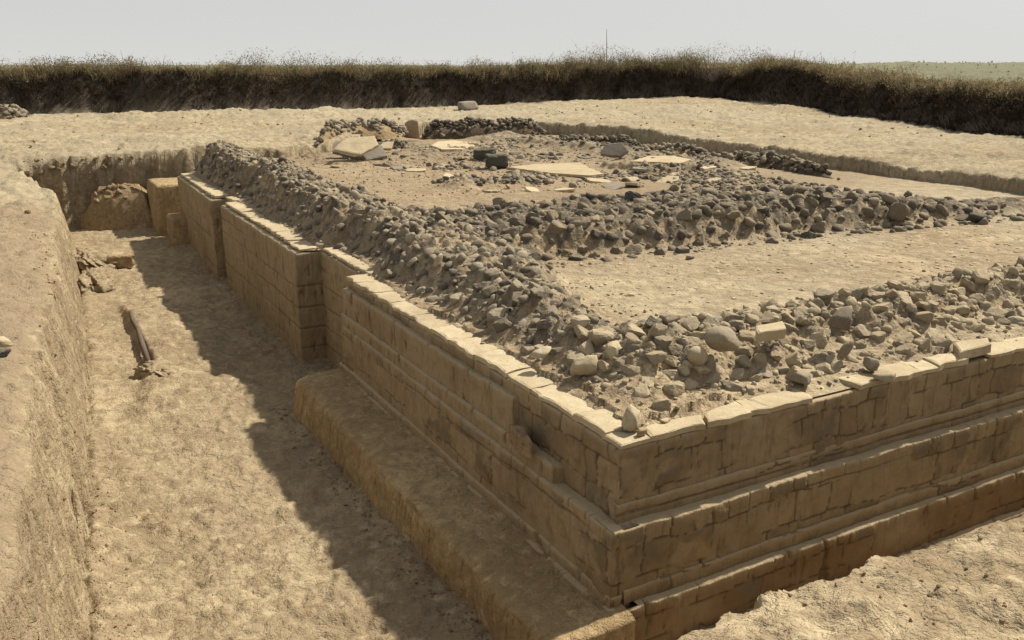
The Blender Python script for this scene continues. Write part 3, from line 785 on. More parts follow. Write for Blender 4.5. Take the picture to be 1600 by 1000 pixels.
def bench_strip():
    """the uncut earth step along the foot of the left flank"""
    ys = np.arange(4.70, -0.20, -0.014)
    xs = []
    prof = [(0.0, 1.0), (0.06, 1), (0.14, 1), (0.22, 1), (0.30, 1), (0.38, 1)]
    nx = 34; nz = 30
    rows = []
    for yv in ys:
        w = 0.46 + 0.025 * float(fbm(np.array([yv * 1.5]), np.array([0.3]), 3, 201)[0])
        w *= 1.0
        rows.append(w)
    W = np.array(rows)
    u = np.linspace(0, 1, nx)[None, :]
    X = -0.03 - (W[:, None] + 0.08) * u
    Y = np.repeat(ys[:, None], nx, 1)
    ez = np.exp(-(1 - u) * W[:, None] / 0.035)
    Z = -0.972 + 0.008 * (1 - u) + 0.014 * fbm(X * 5, Y * 5, 4, 203) + 0.006 * fbm(X * 18, Y * 18, 3, 204) - 0.028 * ez - 0.02 * u - 0.03 * np.maximum(0, fbm(X * 3, Y * 3, 3, 209)) * u ** 2
    zf = np.linspace(0, 1, nz)[None, 1:]
    S = ys[:, None]
    XF = X[:, -1:] - 0.012 * (1 - np.exp(-zf / 0.06)) - 0.07 * zf + 0.022 * fbm(S * 12 + 0 * zf, zf * 1.0 + 0 * S, 4, 205, 0.6) + 0.02 * fbm(S * 2.5 + 0 * zf, zf * 1.5 + 0 * S, 3, 206)
    YF = S + 0 * zf
    ZF = Z[:, -1:] - 0.50 * zf - 0.012 * (1 - np.exp(-zf / 0.05))
    G = np.stack([np.concatenate([X, XF], 1), np.concatenate([Y, YF], 1), np.concatenate([Z, ZF], 1)], -1)
    # rounded closed ends
    def cap(row, dy):
        out = []
        for q in np.linspace(0.0, 1.0, 10)[1:]:
            r_ = row.copy()
            r_[:, 1] += dy * math.sin(q * math.pi / 2)
            r_[:, 0] = row[:, 0] + (1 - math.cos(q * math.pi / 2)) * 0.05 * (row[:, 0] < -0.4)
            r_[:, 2] = row[:, 2] - (1 - math.cos(q * math.pi / 2)) * 0.03
            out.append(r_)
        for q in np.linspace(0, 1, 16)[1:]:
            r2 = out[8].copy(); r2[:, 2] = np.minimum(r2[:, 2], r2[:, 2] * (1 - q) + (-1.5) * q)
            r2[:, 1] += dy * 0.25 * q + 0.012 * fbm(r2[:, 0] * 14, r2[:, 2] * 2, 3, 207)
            out.append(r2)
        return np.array(out)
    G = np.concatenate([cap(G[0], 0.06)[::-1], G, cap(G[-1], -0.05)], 0)
    nr, nc = G.shape[:2]
    o = np_mesh("earth_bench", G.reshape(-1, 3), grid_faces(nr, nc), M['bench'])
    tag(o, "long low step of uncut yellow earth left along the foot of the podium's left wall", "earth bench")
bench_strip()

o = earth_block("earth_block", [(-0.42, 15.3), (1.4, 15.15), (1.4, 16.6), (-0.42, 16.6)], -1.5, -0.25, M['bench'], 0.04, 5)
tag(o, "upright block of yellow earth behind the far end of the podium", "earth block")
o = earth_block("earth_step", [(-0.30, 14.3), (0.15, 14.3), (0.15, 15.1), (-0.30, 15.1)], -1.5, -0.80, M['bench'], 0.04, 6)
tag(o, "small square earth step against the far wing of the podium", "earth block")
o = earth_block("earth_heap", [(-1.55, 16.7), (-0.5, 16.3), (-0.3, 16.7), (-0.3, 17.1), (-1.2, 17.3)], -1.5, -0.42, M['mud'], 0.04, 8, 0.25, 0.09, 0.32, 0.02)
tag(o, "slumped heap of earth with a crumbling rim at the far end of the trench", "earth heap")

# ------------------------------------------------------------------ stones
def ico(sub):
    bm = bmesh.new()
    bmesh.ops.create_icosphere(bm, subdivisions=sub, radius=1.0)
    V = np.array([v.co[:] for v in bm.verts]); F = np.array([[v.index for v in f.verts] for f in bm.faces])
    bm.free(); return V, F

def stone_shape(seed, sub=3, facets=9, flat=0.75, rough=0.09, soft=0.0):
    r = np.random.default_rng(seed)
    V, F = ico(sub)
    D = V.copy()
    rad = np.ones(len(V)) * 1.15
    planes = []
    if not soft:
        for ax in range(3):
            for sg in (-1, 1):
                n = r.normal(0, 0.24, 3); n[ax] += sg; planes.append((n / np.linalg.norm(n), r.uniform(0.52, 0.78)))
    for _ in range(max(3, facets - 8) if not soft else facets):
        n = r.normal(size=3); planes.append((n / np.linalg.norm(n), r.uniform(0.6, 0.92) if not soft else r.uniform(0.5, 0.9)))
    for n, h in planes:
        c = D @ n
        lim = np.where(c > 0.05, h / np.maximum(c, 0.05), 9)
        if soft: rad = np.where(lim < rad, lim * (1 - soft) + rad * soft, rad)
        else: rad = np.minimum(rad, lim)
    nz = fbm(D[:, 0] * 2.1 + D[:, 2] * 1.3, D[:, 1] * 2.1 - D[:, 2] * 1.7, 3, seed)
    rad = rad * (1 + rough * nz) + rough * 0.4 * fbm(D[:, 0] * 7 + D[:, 2] * 5, D[:, 1] * 7 - D[:, 2] * 4, 2, seed + 3)
    V = D * rad[:, None]
    V *= np.array([1.0, r.uniform(0.68, 0.95), r.uniform(0.55, 0.55 + flat * 0.4)])
    return V, F

SHAPES = [stone_shape(300 + i, 3, 13 + i % 5, 0.55, 0.06) for i in range(16)]
SHAPES_LOW = [stone_shape(400 + i, 2, 12 + i % 4, 0.55, 0.06) for i in range(12)]

def rot_mats(n, tilt=0.5):
    a = rng.uniform(0, 2 * math.pi, n); t1 = rng.normal(0, tilt, n); t2 = rng.normal(0, tilt, n)
    ca, sa = np.cos(a), np.sin(a)
    Rz = np.zeros((n, 3, 3)); Rz[:, 0, 0] = ca; Rz[:, 0, 1] = -sa; Rz[:, 1, 0] = sa; Rz[:, 1, 1] = ca; Rz[:, 2, 2] = 1
    Rx = np.zeros((n, 3, 3)); Rx[:, 0, 0] = 1; Rx[:, 1, 1] = np.cos(t1); Rx[:, 1, 2] = -np.sin(t1); Rx[:, 2, 1] = np.sin(t1); Rx[:, 2, 2] = np.cos(t1)
    Ry = np.zeros((n, 3, 3)); Ry[:, 1, 1] = 1; Ry[:, 0, 0] = np.cos(t2); Ry[:, 0, 2] = np.sin(t2); Ry[:, 2, 0] = -np.sin(t2); Ry[:, 2, 2] = np.cos(t2)
    return Rz @ Rx @ Ry

def bulk(name, pos, size, mat, kindtag, label=None, cat=None, shapes=SHAPES_LOW, tilt=0.5, squash=None):
    """a mass of uncountable small stones in one object"""
    n = len(pos); Rm = rot_mats(n, tilt)
    pick = rng.integers(0, len(shapes), n); tint = rng.random(n)
    Vs, Fs, Cs, off = [], [], [], 0
    for k, (V, F) in enumerate(shapes):
        idx = np.nonzero(pick == k)[0]
        if not len(idx): continue
        W = V[None] * size[idx, None, None] * 0.5
        if squash is not None: W = W * np.array([1, 1, squash])
        W = np.einsum('nij,nvj->nvi', Rm[idx], W) + pos[idx, None, :]
        Vs.append(W.reshape(-1, 3))
        Fs.append((F[None] + (np.arange(len(idx)) * len(V))[:, None, None] + off).reshape(-1, 3))
        Cs.append(np.repeat(tint[idx], len(V)))
        off += len(idx) * len(V)
    c = np.concatenate(Cs)
    o = np_mesh(name, np.concatenate(Vs), np.concatenate(Fs), mat, smooth=False, cols={"tint": np.c_[c, c, c]})
    return tag(o, label, cat, None, kindtag)

def scatter(n, sampler, smin, smax, power=2.0, spacing=0.62, surf=None, sink=0.42):
    """non-overlapping stones on the podium floor, big ones first"""
    sz = smin + (smax - smin) * rng.random(n) ** power
    sz = np.sort(sz)[::-1]
    cell = smax
    grid = {}
    out = []
    for s in sz:
        for _ in range(6):
            x, y = sampler()
            if x is None: continue
            gx, gy = int(x // cell), int(y // cell)
            ok = True
            for i in (-1, 0, 1):
                for j in (-1, 0, 1):
                    for (qx, qy, qs) in grid.get((gx + i, gy + j), ()):
                        if (qx - x) ** 2 + (qy - y) ** 2 < (spacing * 0.5 * (qs + s)) ** 2: ok = False; break
                    if not ok: break
                if not ok: break
            if ok:
                grid.setdefault((gx, gy), []).append((x, y, s)); out.append((x, y, s)); break
    A = np.array(out)
    z = (surf or (lambda x, y: podium_floor(x, y)[0]))(A[:, 0], A[:, 1])
    return np.c_[A[:, 0], A[:, 1], z + A[:, 2] * (0.5 - sink) * 0.62 - 0.012, A[:, 2]]

def front_s():
    x = rnd.uniform(0.45, 7.5); y = min(max(rnd.gauss(0.86, 0.25), 0.36), 1.45)
    if rnd.random() < 0.06: y = rnd.uniform(0.2, 0.5)
    return x, y
def left_s():
    y = rnd.uniform(0.7, 14.7)
    x = (rnd.uniform(0.28, 0.7) if rnd.random() < 0.35 else 0.05 + abs(rnd.gauss(0.75, 0.45))) + (0.17 if 4.6 < y < 6.3 else 0)
    if x < 0.3 or x > 0.15 + float(np.interp(y, [0, 2.2, 3.6, 7, 9, 14], [0.85, 0.95, 1.5, 1.45, 1.25, 1.15])): return None, None
    return x, y
def cross_s():
    x = rnd.uniform(1.2, 9.4)
    cy = 4.35 - 0.05 * (x - 2) - 0.035 * max(x - 5, 0) ** 1.5
    u = rnd.random()
    d = rnd.gauss(0.25, 0.18) if u < 0.45 else (rnd.uniform(0.2, 2.5) if u < 0.93 else rnd.uniform(-0.45, 0.0))
    if x < 2.2 and d > 1.6: return None, None
    if x > 6.4 and (d > 3.0 - 0.62 * (x - 6.4) or rnd.random() < 0.18 * (x - 6.4)): return None, None
    return x, cy + d
def back_s():
    return rnd.uniform(7.4, 9.6), rnd.uniform(6.5, 10.5)

ST = []   # (x, y, z, size, family)
for fam, arr in (('tan', scatter(1050, front_s, 0.045, 0.20, 1.7, 0.60)), ('grey', scatter(1700, left_s, 0.04, 0.18, 2.3, 0.68)),
                 ('dark', scatter(1000, cross_s, 0.07, 0.25, 1.6, 0.70)), ('dark', scatter(500, back_s, 0.07, 0.2, 1.6, 0.7))):
    for r_ in arr: ST.append((*r_, fam))
POS = np.array([s[:4] for s in ST]); FAM = np.array([s[4] for s in ST])
u_, v_, d_ = project(POS[:, :3])
vis_ = (u_ > -20) & (u_ < 1620) & (v_ > 0) & (v_ < 1020)
app = np.where(vis_, POS[:, 3] / np.maximum(d_, 0.5), 0)
order = np.argsort(-app)
IND = np.zeros(len(ST), bool); IND[order[:290]] = True
GROUPS = {'tan': ("tan weathered fieldstone bedded in the earthy ridge behind the podium's front coping", "fieldstones along the front rim of the podium"),
          'grey': ("small dusty grey rubble stone on the ridge along the podium's left edge", "rubble stones along the left rim of the podium"),
          'dark': ("dark rough basalt stone in the tumbled cross wall between the two rooms", "dark stones of the cross wall")}
SMESH = {}
def stone_data(k, fam):
    if (k, fam) not in SMESH:
        V, F = SHAPES[k]
        o = np_mesh("rubble_stone", V * 0.5, F, M['st_' + fam], smooth=True)
        me = o.data; bpy.data.objects.remove(o)
        for p in me.polygons: p.use_smooth = False
        SMESH[(k, fam)] = me
    return SMESH[(k, fam)]
for i in np.nonzero(IND)[0]:
    fam = FAM[i]
    o = bpy.data.objects.new("rubble_stone", stone_data(rnd.randrange(16), fam))
    COL.objects.link(o)
    o.location = POS[i, :3]
    o.rotation_euler = (rnd.gauss(0, 0.35), rnd.gauss(0, 0.35), rnd.uniform(0, 6.28))
    s = POS[i, 3] * 1.08; o.scale = (s, s, s)
    tag(o, GROUPS[fam][0], "stone", GROUPS[fam][1])
for fam, nm in (('tan', "small_fieldstones"), ('grey', "small_rubble"), ('dark', "cross_wall_rubble")):
    m = (~IND) & (FAM == fam)
    bulk(nm, POS[m, :3], POS[m, 3] * 1.08, M['bulk_' + fam], 'stuff', {'tan': "small tan stones filling the front ridge", 'grey': "small grey stones covering the left ridge", 'dark': "small dark stones filling the cross wall"}[fam], "rubble")

# broken stone lying between the slabs of the back room
def litter_s():
    c = rnd.choice(((5.6, 14.6, 1.3, 1.5), (7.6, 16.0, 1.0, 0.9), (7.4, 13.6, 0.8, 0.5), (5.9, 10.9, 1.2, 0.5), (9.9, 14.6, 1.2, 1.0), (8.6, 9.4, 1.0, 0.5), (9.6, 11.4, 0.9, 0.8), (7.2, 10.2, 1.2, 0.6), (5.0, 13.0, 0.7, 0.6), (10.6, 16.5, 1.0, 1.2), (8.8, 17.6, 1.4, 0.6)))
    return rnd.gauss(c[0], c[2] * .6), rnd.gauss(c[1], c[3] * .6)
lt = scatter(1000, litter_s, 0.06, 0.24, 2.2, 0.6)
bulk("slab_litter", lt[:, :3], lt[:, 3] * 1.1, M['bulk_grey'], 'stuff', "broken stone littering the back room between the slabs", "rubble", squash=0.8)

# gravel, flakes and clods: uncountable
def surf_pod(x, y): return podium_floor(x, y)[0]
gx = np.concatenate([rng.uniform(0.2, 6, 1500), rng.uniform(0.15, 1.9, 2600), rng.uniform(1.2, 9, 2600), rng.uniform(2, 11, 1500)])
gy = np.concatenate([np.abs(rng.normal(0.6, 0.45, 1500)) + 0.1, rng.uniform(0.4, 14.5, 2600), rng.uniform(3.8, 7, 2600), rng.uniform(9, 17, 1500)])
gs = 0.012 + 0.045 * rng.random(len(gx)) ** 2.5 + 0.02 * (gy > 8)
bulk("gravel", np.c_[gx, gy, surf_pod(gx, gy) + gs * 0.12], gs, M['bulk_tan'], 'stuff', "fine gravel and stone flakes scattered over the podium top", "gravel")

fx = np.r_[rng.uniform(1.2, 9, 900), rng.uniform(2, 10, 700)]; fy = np.r_[rng.uniform(1.3, 4.3, 900), rng.uniform(7, 16, 700)]
fs_ = 0.02 + 0.05 * rng.random(1600) ** 2
bulk("pale_flakes", np.c_[fx, fy, surf_pod(fx, fy) + 0.004], fs_, M['bulk_flake'], 'stuff', "pale flakes trodden into the room floors", "flakes", tilt=0.15, squash=0.22)

def surf_ground(x, y):
    sd, _, _ = poly_sd(x, y, EXC); sdb, _, _ = poly_sd(x, y, DIG)
    return terrain_z(x, y, sd, sdb)[0]
cx = np.concatenate([rng.uniform(-2.7, -0.2, 1500), rng.uniform(-1.6, 2.5, 1300), rng.uniform(-4.5, -2.9, 250), rng.uniform(-3, 24, 1500)])
cy = np.concatenate([rng.uniform(0.2, 16, 1500), rng.uniform(-3.3, -1.75, 1300), rng.uniform(0, 15, 250), rng.uniform(10, 29, 1500)])
k_ = 1100
cx[:k_] = np.r_[rng.normal(-0.72, 0.06, 600), rng.normal(-2.60, 0.10, 500)]; cy[:k_] = np.r_[rng.uniform(-0.1, 4.9, 600), rng.uniform(0.5, 9, 500)]
cs = 0.005 + 0.020 * rng.random(len(cx)) ** 4
cs[:k_] = 0.006 + 0.034 * rng.random(k_) ** 3
cs[-1500:] = 0.02 + 0.10 * rng.random(1500) ** 5
ok = np.ones(len(cx), bool)
sd_, _, _ = poly_sd(cx, cy, EXC)
ok[-1500:] = (sd_[-1500:] > 0.4)
cz = surf_ground(cx, cy)
bulk("earth_clods", np.c_[cx, cy, cz + cs * 0.1][ok], cs[ok], M['mud'], 'stuff', "crumbs and clods of dry earth strewn over the ground", "clods")

# ------------------------------------------------------------------ single stones and slabs one can point to
def lone(name, label, px, py, z, size, mat, dims=(1, .8, .7), rot=(0, 0, 0), seed=1, cat="stone", facets=9, soft=0.0, rough=0.05, sink=0.15, smooth=False, snap=None):
    p = at(px, py, z)
    if snap:
        for _ in range(6):
            zz = float(snap(np.array([p[0]]), np.array([p[1]]))[0]); p = at(px, py, zz)
    V, F = stone_shape(seed, 3, facets, 0.75, rough, soft)
    V = V / np.abs(V).max(0) * 0.5 * np.array(dims) * size
    o = np_mesh(name, V, F, mat, smooth=smooth)
    o.location = (p[0], p[1], p[2] + dims[2] * size * (0.5 - sink))
    o.rotation_euler = rot
    tag(o, label, cat)
    return o
sp = surf_pod
lone("standing_stone", "upright pale pointed stone standing on the coping at the near corner", 987, 671, 0.0, 0.14, M['pale'], (.75, .75, 1.05), (0.05, 0.1, 0.4), 11, sink=0.04)
lone("brick_fragment", "small flat brick-like fragment beside the upright stone on the corner coping", 1003, 679, 0.0, 0.09, M['reddish'], (1, .6, .42), (0, 0, 0.1), 12, sink=0.0)
lone("oval_cobble", "smooth egg-shaped pale cobble in the front ridge", 1090, 566, 0.16, 0.17, M['pale'], (1, .8, .78), (0.2, 0.35, 0.3), 13, facets=3, soft=0.8, rough=0.015, smooth=True)
lone("long_cobble", "long smooth pale cobble lying along the top of the front ridge", 1030, 553, 0.18, 0.19, M['pale'], (1.15, .5, .48), (0, 0.1, -0.25), 14, facets=3, soft=0.8, rough=0.02, smooth=True)
lone("angular_stone", "sharp-edged tan stone leaning against the long pale cobble", 998, 560, 0.15, 0.15, M['pale'], (1, .8, .8), (0.3, -0.3, 0.9), 15, facets=5)
lone("pointed_slab", "flat triangular pale stone low on the corner of the front ridge", 912, 580, 0.09, 0.21, M['pale'], (1, .6, .55), (0.5, -0.1, -0.5), 16, facets=6)
lone("yellow_stone", "small yellowish angular stone just below the egg-shaped cobble", 1072, 580, 0.10, 0.12, M['pale'], (1, .7, .7), (0.2, 0.5, 0.5), 17, facets=5)
lone("flat_pale_stone", "flat pale-topped stone at the left foot of the front ridge", 845, 553, 0.12, 0.16, M['pale'], (1, .8, .3), (0.15, -0.2, 0.2), 18, facets=6)
lone("pitted_stone", "pitted pale stone at the foot of the front ridge, above the bare coping strip", 1012, 595, 0.05, 0.17, M['st_tan'], (1, .7, .6), (0, 0.1, 0.2), 19, rough=0.12)
lone("tan_stone", "tan stone loose on the earth strip behind the front coping", 1085, 628, 0.02, 0.10, M['pale'], (1, .8, .6), (0, 0, 0.7), 20)
lone("brown_stone", "brown stone loose between the ridge and the corner coping", 948, 613, 0.02, 0.14, M['st_tan'], (1, .75, .65), (0, 0.1, 0.3), 21)
lone("small_flake", "small pale flake lying on the coping just right of the corner", 1040, 660, 0.0, 0.08, M['pale'], (1, .7, .3), (0, 0, 0.4), 22, sink=0.0)
lone("grey_boulder", "big rounded grey boulder in the front ridge right of the egg-shaped cobble", 1128, 548, 0.22, 0.27, M['st_grey'], (1, .75, .72), (0, 0.2, 0.2), 23, facets=6, soft=0.3)
lone("brown_boulder", "tall brown boulder among the front ridge stones right of the long block", 1312, 512, 0.24, 0.21, M['st_grey'], (.8, .8, .9), (0, 0, 0.5), 24)
lone("round_slab", "upright disc-like stone leaning at the foot of the ridge stones", 1320, 560, 0.08, 0.17, M['st_tan'], (.9, .35, 1), (0.35, 0.25, 0.3), 25, facets=6, soft=0.4)
lone("dark_flat_stone", "flat grey-brown stone resting on the edge of the front coping", 1385, 594, 0.0, 0.20, M['st_tan'], (1, .7, .32), (0.05, 0, 0.2), 26, sink=0.0)
lone("wedge_stone", "dark wedge-shaped stone just behind the flat stone on the coping", 1362, 576, 0.03, 0.13, M['st_grey'], (1, .8, .7), (0.1, 0.3, 0.9), 27)
lone("lump_stone", "large pinkish-brown stone half sunk in the earth behind the coping slabs", 1250, 598, 0.03, 0.16, M['st_tan'], (1, .8, .6), (0, 0, 0.5), 28)
lone("dark_boulder", "largest dark boulder at the right of the cross wall's foot", 1400, 345, 0.08, 0.40, M['st_dark'], (1, .75, .8), (0.3, 0.3, 0.4), 29)
lone("lone_black_stone", "single black stone lying apart on the pale room floor at the right", 1527, 347, 0.03, 0.28, M['black'], (1, .8, .55), (0, 0, 0.2), 30)
lone("floor_stone", "small grey stone alone on the bare room floor", 1078, 404, 0.03, 0.11, M['st_grey'], (1, .7, .45), (0, 0, 0.2), 31)
lone("stick_stone", "dark stone lying on top of the pale stick", 1076, 378, 0.04, 0.15, M['black'], (1, .7, .5), (0, 0, 0.1), 32)
lone("yellow_cobble", "rounded yellowish cobble at the foot of the cross wall", 1026, 372, 0.06, 0.14, M['pale'], (1, .7, .6), (0, 0.2, 0.3), 33, facets=4, soft=0.6)
lone("floor_flake", "thin flat stone alone on the room floor near the front ridge's left end", 986, 463, 0.03, 0.12, M['st_tan'], (1, .5, .3), (0, 0, -0.6), 34)
lone("white_stone", "white angular stone at the foot of the dark cross wall", 1158, 353, 0.06, 0.15, M['pale'], (1, .7, .6), (0, 0.3, 0.3), 35, facets=5)
lone("facing_slab", "large flat-faced tan stone set in the left end of the cross wall", 762, 385, 0.14, 0.34, M['st_tan'], (1, .5, .75), (-0.15, 0, -0.5), 36, facets=6)
lone("facing_slab", "large dark flat-faced stone set next to the tan facing stone", 712, 385, 0.16, 0.38, M['st_dark'], (1, .5, .7), (-0.1, 0, -0.5), 37, facets=6)
lone("round_dark_stone", "rounded dark stone in the cross wall face right of the tan facing stone", 842, 382, 0.14, 0.26, M['st_dark'], (1, .8, .9), (0, 0, 0.3), 38, facets=5, soft=0.4)
lone("green_grey_stone", "grey-green stone on top of the cross wall's left end", 712, 340, 0.30, 0.30, M['st_dark'], (1, .8, .55), (0, 0.1, 0.3), 39)
lone("dark_lump", "dark lump of stone right of the pair of black blocks", 806, 246, 0.06, 0.42, M['st_dark'], (1, .6, .4), (0, 0, 0.1), 42)
lone("corner_rubble", "dark squat stone by the left foot of the trench bank", 112, 428, -1.34, 0.24, M['st_dark'], (.8, .8, .6), (0, 0, 0.2), 47)
lone("distant_stone", "pale flat stone on the far spoil just below the dark scrub bank", 731, 170, 0.52, 1.1, M['slab_grey'], (1, .6, .34), (0, 0, 0.1), 48)
lone("tilted_tile", "thin pale flat stone sticking out of the left ridge", 560, 322, 0.30, 0.42, M['slab'], (1, .5, .14), (0.1, -0.1, 0.1), 49)
lone("upright_slab", "reddish-tan slab standing upright in the gap of the far rubble wall", 645, 218, 0.06, 0.72, M['reddish'], (.75, .28, .8), (-0.1, 0, -0.5), 50, "slab", 6, 0, 0.03, 0.0)
lone("orange_tile", "upright tan stone in the middle of the left ridge top", 684, 415, 0.27, 0.14, M['pale'], (.9, .4, 1), (0.1, 0.1, 0.5), 51, facets=5)

def prism(name, label, pix, z, th, mat, tilt=(0, 0), seed=1, cat="slab", lift=0.0):
    """flat broken slab from its outline where it lies, with real thickness and a slight tilt"""
    pts = [at(px, py, z)[:2] for px, py in pix]
    c = sum(pts) / len(pts)
    o = slab_mesh(name, [(p[0] - c[0], p[1] - c[1]) for p in pts], -th, 0.0, mat, None, seed, 0.008, 0.012)
    o.location = (c[0], c[1], z + lift); o.rotation_euler = (tilt[0], tilt[1], 0)
    tag(o, label, cat)
    return o
def leaning_slab(name, label, pix, p0, tilt, th, mat, seed, side=0.0):
    """broken slab lying in a plane tilted by `tilt` towards the south-west, outline measured in that plane"""
    h = np.array([p0[0] - CAM[0], p0[1] - CAM[1]]); h /= np.hypot(*h)
    n = np.array([-h[0] * math.sin(tilt) + side * h[1], -h[1] * math.sin(tilt) - side * h[0], math.cos(tilt)]); n /= np.linalg.norm(n)
    pts = []
    for px, py in pix:
        r = ray(px, py); pts.append(CAM + r * (((p0 - CAM) @ n) / (r @ n)))
    c = sum(pts) / len(pts)
    e1 = np.cross(np.array([h[0], h[1], 0]), n); e1 /= np.linalg.norm(e1); e2 = np.cross(n, e1)
    o = slab_mesh(name, [((p - c) @ e1, (p - c) @ e2) for p in pts], -th, 0.0, mat, None, seed, 0.008, 0.014)
    o.matrix_world = Matrix(((e1[0], e2[0], n[0], c[0]), (e1[1], e2[1], n[1], c[1]), (e1[2], e2[2], n[2], c[2]), (0, 0, 0, 1)))
    return tag(o, label, "slab")

def block(name, label, px, py, z, dims, rotz, mat, seed, cat="stone block", tilt=0.0):
    """rough squared block: worn corners, uneven faces"""
    bm = bmesh.new(); bmesh.ops.create_cube(bm, size=1.0)
    bmesh.ops.subdivide_edges(bm, edges=bm.edges[:], cuts=9, use_grid_fill=True)
    V = np.array([v.co[:] for v in bm.verts])
    k = 0.12
    q = np.clip(V, -0.5 + k, 0.5 - k); d = V - q; l = np.linalg.norm(d, axis=1)[:, None]
    W = q + d / np.maximum(l, 1e-6) * np.minimum(l, k)
    W += 0.11 * np.stack([fbm(V[:, 1] * 3 + seed, V[:, 2] * 3, 3, seed), fbm(V[:, 0] * 3 + seed, V[:, 2] * 3, 3, seed + 1), fbm(V[:, 0] * 3, V[:, 1] * 3 + seed, 3, seed + 2)], -1)
    W *= np.array(dims)
    for v, w in zip(bm.verts, W): v.co = w
    me = bpy.data.meshes.new(name); bm.to_mesh(me); bm.free(); me.materials.append(mat)
    o = bpy.data.objects.new(name, me); COL.objects.link(o)
    p = at(px, py, z); o.location = (p[0], p[1], p[2] + dims[2] * 0.46); o.rotation_euler = (tilt, 0, rotz)
    return tag(o, label, cat)
block("black_block", "nearer of two black squared blocks in the back room", 776, 261, 0.06, (0.44, 0.36, 0.27), -0.45, M['black'], 40)
block("black_block", "farther of two black squared blocks in the back room, partly hidden", 757, 250, 0.08, (0.44, 0.38, 0.26), -0.6, M['black'], 41)
block("trench_block", "square earth block standing on the trench floor by the mud lump", 190, 417, -1.33, (0.40, 0.26, 0.22), -0.15, M['mud'], 43, "earth block")
leaning_slab("broken_slab", "large pale slab propped on the other broken slabs at the back left", [(521, 233), (540, 216), (585, 212), (592, 226), (563, 241)], at(560, 242, 0.26), 0.5, 0.055, M['slab'], 62)
leaning_slab("broken_slab", "greyer slab leaning beneath the large propped slab at the back left", [(519, 236), (522, 222), (560, 214), (596, 227), (604, 243), (572, 250)], at(572, 250, 0.12), 0.42, 0.07, M['slab_grey'], 63, -0.1)
leaning_slab("broken_slab", "narrow pale slab right of the propped slab group", [(592, 232), (598, 222), (616, 221), (612, 232)], at(604, 232, 0.2), 0.5, 0.06, M['slab'], 64, 0.1)
leaning_slab("grey_slab", "grey slab tilted against the far rubble wall", [(938, 240), (946, 226), (972, 222), (982, 236), (970, 244)], at(960, 243, 0.16), 0.95, 0.09, M['slab_grey'], 69)
prism("broken_slab", "flat pale slab with a slot, lowest of the three broken slabs at the back left", [(503, 248), (524, 240), (560, 243), (566, 253), (540, 255)], 0.08, 0.05, M['slab'], seed=61)
prism("table_slab", "round-edged pale slab raised on rubble in the back room", [(674, 228), (684, 221), (708, 218), (737, 221), (742, 227), (722, 234), (690, 235)], 0.20, 0.05, M['slab'], (0.0, 0.03), 65)
prism("floor_slab", "long pale slab lying flat in the middle of the back room", [(792, 261), (840, 256), (906, 254), (922, 263), (944, 271), (920, 274), (860, 270)], 0.09, 0.045, M['slab'], (0.0, 0.0), 66)
prism("ledge_slab", "pale flat slab on a raised ledge at the right of the back room", [(985, 252), (1012, 244), (1050, 243), (1080, 249), (1062, 255), (1020, 253)], 0.20, 0.06, M['slab'], (0.0, 0.0), 67)
prism("white_slab", "small bright slab at the far right of the back room", [(1087, 259), (1110, 256), (1124, 260), (1100, 264)], 0.12, 0.05, M['slab'], (0, 0), 68)
prism("long_block", "pale oblong dressed block lying on top of the front ridge", [(1180, 517), (1222, 509), (1228, 520), (1184, 528)], 0.30, 0.065, M['slab'], (0.04, 0.02), 70, "stone block", lift=0.03)
prism("displaced_slab", "thick coping slab lifted and shifted out of the front edge", [(1490, 537), (1542, 531), (1550, 541), (1500, 551)], 0.06, 0.065, M['slab'], (-0.05, -0.04), 71, lift=0.01)
prism("remnant_block", "small squared block left below the broken end of the plaster skin", [(796, 663), (818, 668), (830, 690), (806, 680)], -0.27, 0.12, M['mud'], (0, 0), 72, "stone block")

def flat_fragments():
    """flat broken pieces of paving strewn about the back room"""
    src = None
    for i, (px, py, w) in enumerate([(622, 264, .5), (650, 268, .55), (692, 262, .35), (702, 276, .4), (866, 248, .45), (897, 268, .5), (992, 291, .5), (880, 299, .5), (1003, 272, .6), (1042, 284, .55),
                                     (832, 298, .4), (1062, 274, .5), (912, 247, .5), (722, 248, .4), (1168, 264, .4), (985, 281, .45), (955, 293, .5), (935, 284, .55), (770, 300, .35), (525, 262, .35), (592, 258, .4), (1110, 285, .45)]):
        if i < 4:
            r = random.Random(500 + i); k = 6
            pts = [Vector((math.cos(6.283 * j / k) * r.uniform(.32, .55), math.sin(6.283 * j / k) * r.uniform(.25, .45))) for j in range(k)]
            o = slab_mesh("slab_fragment", pts, -0.10, 0.0, M['slab'] if i else M['slab_grey'], None, 500 + i, 0.012, 0.03)
            src = (src or []) + [o]
        else:
            o = src[i % 4].copy(); COL.objects.link(o)
        p = at(px, py, 0.08); z = float(surf_pod(np.array([p[0]]), np.array([p[1]]))[0]); p = at(px, py, z)
        z = float(surf_pod(np.array([p[0]]), np.array([p[1]]))[0])
        o.location = (p[0], p[1], z + 0.03); o.scale = (w, w, w * 0.8); o.rotation_euler = (rnd.gauss(0, .12), rnd.gauss(0, .12), rnd.uniform(0, 6.28))
        tag(o, "thin flat fragment of pale paving lying loose on the floor of the back room", "slab fragment", "flat slab fragments strewn over the back room")
flat_fragments()

